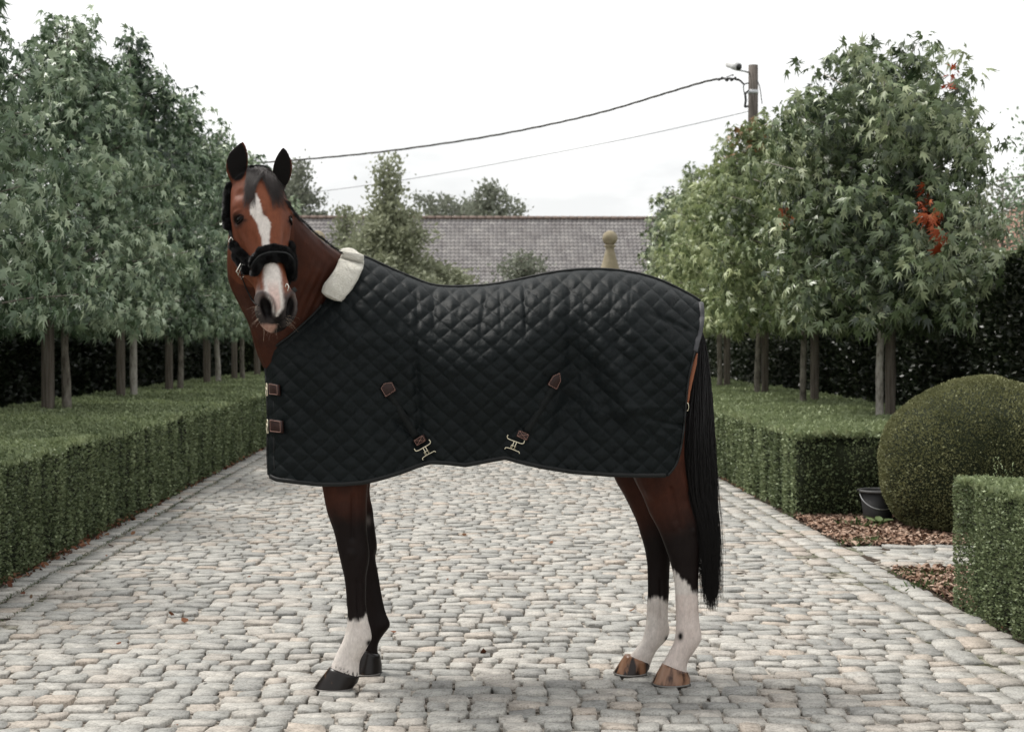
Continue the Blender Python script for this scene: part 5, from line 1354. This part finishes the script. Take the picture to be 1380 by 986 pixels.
M_STRAPD = noisy_mat('dark_cloth_strap', [(0, (.004, .005, .005)), (1, (.008, .010, .010))], 60, .75, .3, .001, spec=.2)
M_BIND = noisy_mat('black_binding_tape', [(0, (.004, .005, .005)), (1, (.009, .010, .010))], 90, .6, .4, .001)
M_GREYB = noisy_mat('grey_binding_tape', [(0, (.035, .035, .038)), (1, (.06, .06, .065))], 90, .6, .3, .001)
M_THREAD = mat('tan_thread', (.27, .15, .12), .6)[0]
M_LEATHER = noisy_mat('brown_leather', [(0, (.012, .0045, .0035)), (.6, (.024, .009, .007)), (1, (.04, .016, .012))], 35, .5, .5, .002, spec=.3)
mb = MB(); hp = P[-1]; mb.tube(np.concatenate([hp[2:-2:3] + np.array([0, -.002, .004])]), .0062, 8, flat=(1.5, .8)); hlink('hem_binding', mb.mesh('hem_binding', [M_BIND], True), rug)
mb = MB(); mb.tube(far[-1][2:-2:4] + np.array([0, .004, .004]), .006, 6); hlink('hem_binding', mb.mesh('hem_binding', [M_BIND], True), rug)
k0 = int(NU * .27)
sp = [W(x, y, HY - .004) for x, y in poly([q for q in TOPL if q[0] >= 488], 90)]
mb = MB(); mb.tube(np.array(sp) + np.array([0, 0, .003]), .0062, 8); hlink('spine_piping', mb.mesh('spine_piping', [M_BIND], True), rug)
mb = MB(); mb.tube(P[2:60:3, -1] + np.array([0, -.003, 0]), .0075, 8, flat=(.8, 1.6)); hlink('rear_binding', mb.mesh('rear_binding', [M_GREYB], True), rug)
mb = MB(); mb.tube(P[58:-1:3, -1] + np.array([0, -.002, 0]), .005, 8); hlink('rear_binding', mb.mesh('rear_binding', [M_BIND], True), rug)
kk = int(NU * .16); mb = MB(); mb.tube(P[0, 1:kk:3] + np.array([0, -.003, .002]), .005, 8); hlink('neck_binding', mb.mesh('neck_binding', [M_BIND], True), rug)
mb = MB(); mb.tube(P[2:-1:3, 0] + np.array([0, -.001, 0]), .005, 8); mb.tube((P[2:-1:3, 5]) + np.array([.012, -.010, 0]), .004, 8); hlink('front_binding', mb.mesh('front_binding', [M_BIND], True), rug)

# cream fleece collar: a fat flat roll from the withers down the near side, over to the far side
def fleece(V_, F_, n_, ln, rad, seed, name, m, parent, droop=.0, curl=.5):
    V_ = np.asarray(V_); tri = []
    for f in F_:
        for i in range(1, len(f) - 1): tri.append((f[0], f[i], f[i + 1]))
    tri = np.array(tri); A, B, C_ = V_[tri[:, 0]], V_[tri[:, 1]], V_[tri[:, 2]]
    cr_ = np.cross(B - A, C_ - A); ar = np.linalg.norm(cr_, axis=1); r_ = np.random.RandomState(seed)
    i = r_.choice(len(tri), n_, p=ar / ar.sum()); a_, b_ = r_.rand(n_), r_.rand(n_); s_ = a_ + b_ > 1; a_[s_] = 1 - a_[s_]; b_[s_] = 1 - b_[s_]
    p = A[i] + (B[i] - A[i]) * a_[:, None] + (C_[i] - A[i]) * b_[:, None]; N_ = norm(cr_[i])
    # clumps lean together
    cl = np.stack([vnoise(p, 55, seed + q, 1) for q in (1, 2, 3)], 1)
    d = norm(N_ + cl * curl + r_.normal(size=p.shape) * .22 + np.array([0, 0, -droop]))
    L_ = ln * r_.uniform(.6, 1.15, n_)
    t_ = np.linspace(0, 1, 4)[None, :, None]
    bend = norm(r_.normal(size=p.shape)) * .35 + cl * .6
    path = p[:, None] - N_[:, None] * .002 + (d * L_[:, None])[:, None] * t_ + (bend * L_[:, None])[:, None] * t_ ** 2 * .5
    return hairs(path, rad, name, m, parent, taper=.25)
def roll(path_px, widths, Yoff, thick, name, m, parent, probe=RUG, k=16, lump=.004, seed=1, nsurf=None):
    pts = []; nor = []
    for x, y in path_px:
        P_, N_ = onbody(x, y, 0, probe, HY - .05); pts.append(P_); nor.append(N_)
    return np.array(pts), np.array(nor)
M_CREAM = noisy_mat('cream_fleece', [(0, (.74, .71, .63)), (1, (.84, .82, .75))], 70, .95, 1.0, .012)
M_CREAMH = mat('cream_wool', (.86, .84, .77), .9, sheen=.3)[0]
cl_ = spline([(476, 341), (473, 354), (468, 366), (459, 381), (450, 394), (447, 400)], 26)
hw = spline([(14.0, 0), (16.2, 0), (16.8, 0), (17, 0), (16.6, 0), (14.5, 0)], 26)[:, 0]
R = []
for i, (x, y) in enumerate(cl_):
    tg = norm(np.array([*(cl_[min(i + 1, 25)] - cl_[max(i - 1, 0)])])); nm = np.array([-tg[1], tg[0]])       # px direction across
    base = onbody(x, y, 0, BODY, 6.1)[0][1]
    yc = HY - .012 - .145 * sstep(336, 385, y)
    yc = min(yc, base - .012, *[q_[0][1] - .006 for q_ in [onbody(x + nm[0] * k_ * hw[i], y + nm[1] * k_ * hw[i], 0, RUG, 9) for k_ in (-.95, -.5, 0, .5, .95)]])
    rr = []
    for a_ in np.arange(22) * 2 * math.pi / 22:
        ca, sa = math.cos(a_), math.sin(a_); ca = np.sign(ca) * abs(ca) ** .7; sa = np.sign(sa) * abs(sa) ** .8
        lump = 1 + .10 * float(vnoise([[x * .11, y * .11, ca * 1.5]], 1, 4)[0])
        rr.append(W(x + nm[0] * hw[i] * ca * lump, y + nm[1] * hw[i] * ca * lump, yc - sa * .024 * lump))
    R.append(rr)
R = np.array(R)
cap0 = [R[0].mean(0) + (R[0] - R[0].mean(0)) * s_ + np.array([-.004, .0, .007]) * (1 - s_) * 1.6 for s_ in (.35, .8)]
cap1 = [R[-1].mean(0) + (R[-1] - R[-1].mean(0)) * s_ + np.array([-.006, 0, -.006]) * (1 - s_) * 1.6 for s_ in (.85, .4)]
mb = MB(); mb.rings(cap0 + list(R) + cap1); me = mb.mesh('fleece_collar', [M_CREAM], True)
coll = hlink('fleece_collar', me, rug)
fleece(np.concatenate(mb.V), mb.F, 7000, .009, .0005, 3, 'fleece', M_CREAMH, coll, curl=.15)

# the collar's far half, seen past the crest
mb = MB(); fp = spline([(482, 344), (472, 337), (461, 338), (455, 345)], 14)
mb.tube([W(x, y + 4, HY + .01 + .09 * i / 13) for i, (x, y) in enumerate(fp)], np.interp(np.arange(14), [0, 3, 10, 13], [.019, .021, .019, .008]), 14); me = mb.mesh('far_collar', [M_CREAM], True)
fc = hlink('fleece_collar', me, rug); fleece(np.concatenate(mb.V), mb.F, 1200, .006, .0006, 4, 'fleece', M_CREAMH, fc, curl=.15)

# leather patches, straps and clips
def plate(pts, name, m, parent, lift=.006, th_=.003, bev=.0):
    P_ = [];
    c = np.mean(pts, 0); cp, cn = onbody(*c, 0, RUG, 5.9)
    # best plane through the cloth around the patch
    q = np.array([onbody(x, y, 0, RUG, 5.9)[0] for x, y in pts]); q0 = q.mean(0)
    nrm = np.linalg.svd(q - q0)[2][2]; nrm = nrm if nrm[1] < 0 else -nrm
    o = np.array([0, 0, CAM_H]); off = max(0, float(((cp - q0) @ nrm))) + lift
    base = []
    for x, y in pts:
        d = AX_F + AX_R * (x - 690) / FPX + AX_U * (493 - y) / FPX
        base.append(o + d * (((q0 + nrm * off - o) @ nrm) / (d @ nrm)))
    base = np.array(base); mb_ = MB(); cen_ = base.mean(0)
    mb_.rings([base - nrm * .008, base + nrm * (th_ - .001), cen_ + (base - cen_) * .94 + nrm * th_])
    return hlink(name, mb_.mesh(name, [m], False), parent), base + nrm * th_, nrm
def stitch(poly_, nrm, parent, closed=True, name='stitching', r=.0013, inset=.88, dash=True):
    c = np.mean(poly_, 0); q = [c + (p - c) * inset for p in poly_]
    if closed: q.append(q[0])
    mb_ = MB()
    for a_, b_ in zip(q[:-1], q[1:]):
        Ln = np.linalg.norm(b_ - a_); m_ = max(1, int(Ln / .007))
        for i in range(m_):
            s0, s1 = (i + .1) / m_, (i + .82) / m_
            mb_.tube([a_ + (b_ - a_) * s0 + nrm * .0006, a_ + (b_ - a_) * s1 + nrm * .0006], r, 5)
    return hlink(name, mb_.mesh(name, [M_THREAD]), parent)
def rect_px(cx, cy, w_, h_, ang):
    c, s_ = math.cos(math.radians(ang)), math.sin(math.radians(ang))
    return [(cx + x * c - y * s_, cy + x * s_ + y * c) for x, y in ((-w_ / 2, -h_ / 2), (w_ / 2, -h_ / 2), (w_ / 2, h_ / 2), (-w_ / 2, h_ / 2))]
def strap_band(path, wd, name, m, lift=.009, parent=None):
    q = spline(path, 16); L_, R_ = [], []
    for i in range(16):
        tg = norm(q[min(i + 1, 15)] - q[max(i - 1, 0)]); nm = np.array([-tg[1], tg[0]]) * wd / 2
        for s_, dst in ((1, L_), (-1, R_)):
            pp, nn2 = onbody(q[i][0], q[i][1], 0, RUG, 5.9)
            x, y = q[i] + nm * s_; d = AX_F + AX_R * (x - 690) / FPX + AX_U * (493 - y) / FPX
            dst.append(np.array([0, 0, CAM_H]) + d * ((pp[1] - lift) / d[1]))
    mb_ = MB(); mb_.rings([[a_, b_, b_ + YA * .004, a_ + YA * .004] for a_, b_ in zip(L_, R_)]); return hlink(name, mb_.mesh(name, [m]), parent)
for pent, band, small, clip, ang in (
        ([(517.5, 516), (528.5, 514.5), (534, 526), (519.5, 535.5), (512.5, 523)], [(524, 530), (540, 555), (562, 590)], (566, 593, 15, 9, -31), (574, 606), -28),
        ([(745, 506), (754.5, 501.5), (756, 513), (750, 525.5), (737.5, 518.5)], [(746, 520), (732, 545), (708, 584)], (704.5, 586.5, 15.5, 9, 24), (692, 599), 22)):
    strap_band(band, 9.5, 'surcingle_strap', M_STRAPD, .003, rug)
    o, poly_, nn2 = plate(pent, 'leather_patch', M_LEATHER, rug); stitch(poly_, nn2, o)
    rp = rect_px(*small); o, poly_, nn2 = plate(rp, 'leather_tab', M_LEATHER, rug, lift=.010); stitch(poly_, nn2, o, inset=.86)
    stitch([poly_[0], poly_[2]], nn2, o, False, inset=.75); stitch([poly_[1], poly_[3]], nn2, o, False, inset=.75)
    # hook shaped like a T with a bar and a lower keeper
    c0 = onbody(*clip, .016, RUG, 5.9)[0]; ca, sa = math.cos(math.radians(-ang)), math.sin(math.radians(-ang)); ex = np.array([ca, 0, sa]); ez = np.array([-sa, 0, ca]); mm = 1 / 323.
    mbk = MB()
    mbk.tube(spline([c0 + ex * a_ * mm + ez * b_ * mm for a_, b_ in ((-12, 8), (-12, 5), (-9, 3.4), (0, 3.6), (8, 4.0), (10.5, 6), (10, 9.5))], 26), .0021, 8)
    mbk.tube(spline([c0 + ex * a_ * mm + ez * b_ * mm for a_, b_ in ((-9, -10.5), (-8.5, -8), (-3, -7), (6, -7), (9, -7), (10.5, -9))], 22), .0019, 8)
    for dx in (-1.7, 1.7): mbk.tube([c0 + ex * dx * mm + ez * 4 * mm, c0 + ex * dx * mm - ez * 7 * mm], .0019, 8)
    mbk.tube([c0 + ex * a_ * mm * 3.2 + ez * b_ * mm * 3 - ez * mm * 4 for a_, b_ in ((-1, -1), (1, -1), (1, .6), (-1, .6), (-1, -1))], .0017, 6)
    hlink('surcingle_clip', mbk.mesh('surcingle_clip', [M_BRASS], True), rug)
for (x0, y0, x1, y1) in ((362.5, 517, 375, 533), (363.5, 565.5, 379.5, 583.5)):
    pp = [(x0, y0 - 1), (x1, y0 + 1.5), (x1 + .8, y1), (x0 + .6, y1 - 1.5)]
    o, poly_, nn2 = plate(pp, 'chest_strap_tab', M_LEATHER, rug, lift=.007); stitch(poly_, nn2, o, inset=.85)
    e0 = W(x0 - 2, (y0 + y1) / 2, 6.07); hh = (y1 - y0) / 323 / 2
    mbk = MB(); mbk.tube([e0 + np.array(a_) for a_ in ((0, -.01, hh * .95), (-.006, .004, hh), (-.009, .012, hh * .4), (-.009, .014, -hh * .4), (-.006, .004, -hh), (0, -.01, -hh * .95), (0, -.01, hh * .95))], .0026, 8)
    mbk.tube([e0 + np.array([-.008, .008, hh * .5]), e0 + np.array([-.002, -.012, 0])], .0018, 6)
    hlink('chest_buckle', mbk.mesh('chest_buckle', [M_BRASS], True), rug)
mbk = MB(); c0 = W(926, 548, 5.99); mbk.tube([c0 + np.array([math.cos(a_) * .006, 0, math.sin(a_) * .016]) for a_ in np.linspace(-1.9, 1.9, 12)], .0022, 8); hlink('leg_strap_ring', mbk.mesh('leg_strap_ring', [M_BRASS], True), rug)
# tan cord lining the rear slit
mbk = MB(); mbk.tube([W(x + 1.5, y, 6.08) for x, y in spline([(938, 476), (932, 500), (927, 525), (925, 544)], 12)], [.002, .004, .0065, .007, .007, .007, .006, .006, .005, .005, .004, .003], 8, flat=(1.4, .7))
hlink('tail_cord', mbk.mesh('tail_cord', [mat('tan_cord', (.30, .10, .045), .6)[0]], True), rug)

# ================================================================== THE FLEECE HALTER
halter = thing('halter', 'black fleece lined halter with silver buckle worn on the horse\'s head', 'halter', (0, HY, 0))
M_FUR = noisy_mat('black_fleece', [(0, (.004, .004, .004)), (1, (.010, .010, .010))], 80, .8, .5, .004)
M_FURH = mat('black_wool', (.007, .007, .0075), .55, spec=.35, sheen=.0)[0]
def fur_roll(pts, r, name, n_=5000, ln=.0075, flat=None, k=14, seed=1, dens=True):
    pts = np.asarray(pts, float); rr = np.full(len(pts), r) if np.isscalar(r) else np.asarray(r, float)
    rr = rr.copy(); rr[0] *= .45; rr[-1] *= .45
    rr *= 1 + .05 * vnoise(pts, 60, seed)
    mb_ = MB(); mb_.tube(pts, rr, k, flat=flat); o = hlink(name, mb_.mesh(name, [M_FUR], True), halter)
    me_ = o.data; V_ = np.concatenate(mb_.V); F_ = [tuple(p.vertices) for p in me_.polygons]
    fleece(V_, F_, n_, ln, .0011, seed, 'fur', M_FURH, o, curl=.6); return o
# noseband: follows the head's own section, arched up over the nose
def nose_path(off, dt, a0=-1.5, a1=2.2, n_=34):
    out = []
    hp = np.array(HPs)
    for a_ in np.linspace(a0, a1, n_):
        tt_ = .352 + dt + .045 * (1 - math.cos(a_)) * .9 - .004 * a_
        q = [np.interp(tt_, hp[:, 0], hp[:, i]) for i in range(1, 7)]
        nf, wf, wm, nm, wb, nb = q
        cn = (nf + nm) / 2 - .012; s_ = math.sin(a_); c_ = math.cos(a_)
        ws = (wm + off); hs_ = (nf - cn + off) if c_ > 0 else (cn - nb + off) * .8
        out.append(HL(np.sign(s_) * abs(s_) ** .75 * ws, cn + np.sign(c_) * abs(c_) ** .8 * hs_, tt_))
    return np.array(out)
fur_roll(nose_path(.009, -.016), .0135, 'noseband_fleece', 16000, .009, seed=11)
fur_roll(nose_path(.009, .016), .0135, 'noseband_fleece', 16000, .009, seed=12)
mb = MB(); mb.tube(nose_path(.021, 0, -1.3, 1.9), .0035, 8, flat=(1.6, .7)); hlink('noseband_strap', mb.mesh('noseband_strap', [M_STRAP], True), halter)
def head_px(pts, n_, off, fall=5.72, flr=None):
    q = spline(pts, n_); out = []
    last = None
    for x, y in q:
        P_, N_ = onbody(x, y, off, fallY=0)
        if abs(P_[1]) < 1e-6 or P_[1] > 5.98: P_ = W(x, y, fall)
        out.append(P_)
    out = np.array(out)
    for _ in range(3): out[1:-1] = (out[:-2] + out[1:-1] * 2 + out[2:]) / 4
    return out
# cheek pieces, laid along the sides of the head
def side_path(sd, rows, n_, off):
    hp = np.array(HPs); q = spline(rows, n_); out = []
    for t_, n__ in q:
        nf, wf, wm, nm, wb, nb = [np.interp(t_, hp[:, 0], hp[:, i]) for i in range(1, 7)]
        w_ = np.interp(n__, [nb, nb + .03, nm, nf - .018, nf], [wb * .5, wb, wm, wf, wf * .5])
        out.append(HL(sd * (w_ + off), n__, t_))
    return np.array(out)
fur_roll(side_path(-1, [(.235, -.085), (.275, -.065), (.310, -.045), (.342, -.022)], 16, .013), .0150, 'cheek_fleece', 9000, .009, seed=13)
fur_roll(side_path(-1, [(.265, -.115), (.305, -.095), (.338, -.076), (.372, -.055)], 16, .011), .0145, 'cheek_fleece', 9000, .009, seed=14)
fur_roll(side_path(1, [(.235, -.085), (.28, -.075), (.33, -.055), (.375, -.035)], 14, .011), .0125, 'cheek_fleece', 7000, .009, seed=17)
# crown piece behind the ears and down both sides of the face
RC = [.005, .010, .014, .016, .018, .019, .0195, .0195, .0195, .0195, .0195, .0195, .0195, .019, .018, .017, .016, .014]
for sd in (-1, 1):
    fur_roll(side_path(sd, [(-.005, -.045), (.05, -.07), (.11, -.085), (.175, -.09)], 18, .012), RC, 'crown_fleece', 10000, .009, seed=15 + sd)
fur_roll([W(*q, y) for *q, y in spline([(328, 234, 5.86), (336, 230, 5.86), (346, 228, 5.86), (356, 230, 5.86), (366, 238, 5.86)], 14)], .012, 'crown_fleece', 6000, .010, seed=16)
fur_roll(head_px([(389, 328), (393, 342), (395, 360), (394, 376)], 14, .006, 5.66), .0105, 'cheek_fleece', 7000, .011, seed=17)
mb = MB(); mb.tube(side_path(-1, [(.17, -.09), (.20, -.09), (.235, -.088)], 6, .010), .006, 8, flat=(1.2, .5)); mb.tube(side_path(1, [(.17, -.09), (.20, -.09), (.235, -.088)], 6, .010), .006, 8, flat=(1.2, .5)); mb.tube(head_px([(326, 368), (330, 385), (341, 405), (348, 412)], 12, .004, 5.75), .004, 6, flat=(1.2, .5))  # last tube here: black strip standing in for shade between jaw and neck
mb.tube([W(x, y, 5.62) for x, y in ((386, 400), (393, 393), (399, 389))], .0095, 8, flat=(1.0, .35)); hlink('halter_strap_and_jaw_shade', mb.mesh('halter_strap_and_jaw_shade', [M_STRAP], True), halter)
def ring_px(pts, Y, r, name='ring', closed=True, n_=30):
    q = np.array(pts + ([pts[0]] if closed else []), float); mb_ = MB(); mb_.tube([W(x, y, Y) for x, y in (spline(q, n_) if n_ else q)], r, 8); return hlink(name, mb_.mesh(name, [M_STEEL], True), halter)
bp_, _ = onbody(325, 362, .034, fallY=5.6)
BY = bp_[1] - .075
ring_px([(326.5, 352), (333, 364), (325.5, 376.5), (318.5, 366)], BY, .0029, 'buckle', n_=None)
ring_px([(329, 352), (320.5, 371)], BY - .002, .0018, 'buckle_tongue', False, None)
_rp = side_path(-1, [(.225, -.088), (.23, -.088)], 2, .016)[0]; _rx, _ry = [float(v) for v in proj(_rp)]; ring_px([(_rx, _ry - 5.5), (_rx + 3, _ry), (_rx, _ry + 5.5), (_rx - 3, _ry)], _rp[1], .0026)
ring_px([(386.5, 382), (389, 387), (387, 392), (384.5, 387)], onbody(386, 387, .012, fallY=5.62)[0][1], .0024)
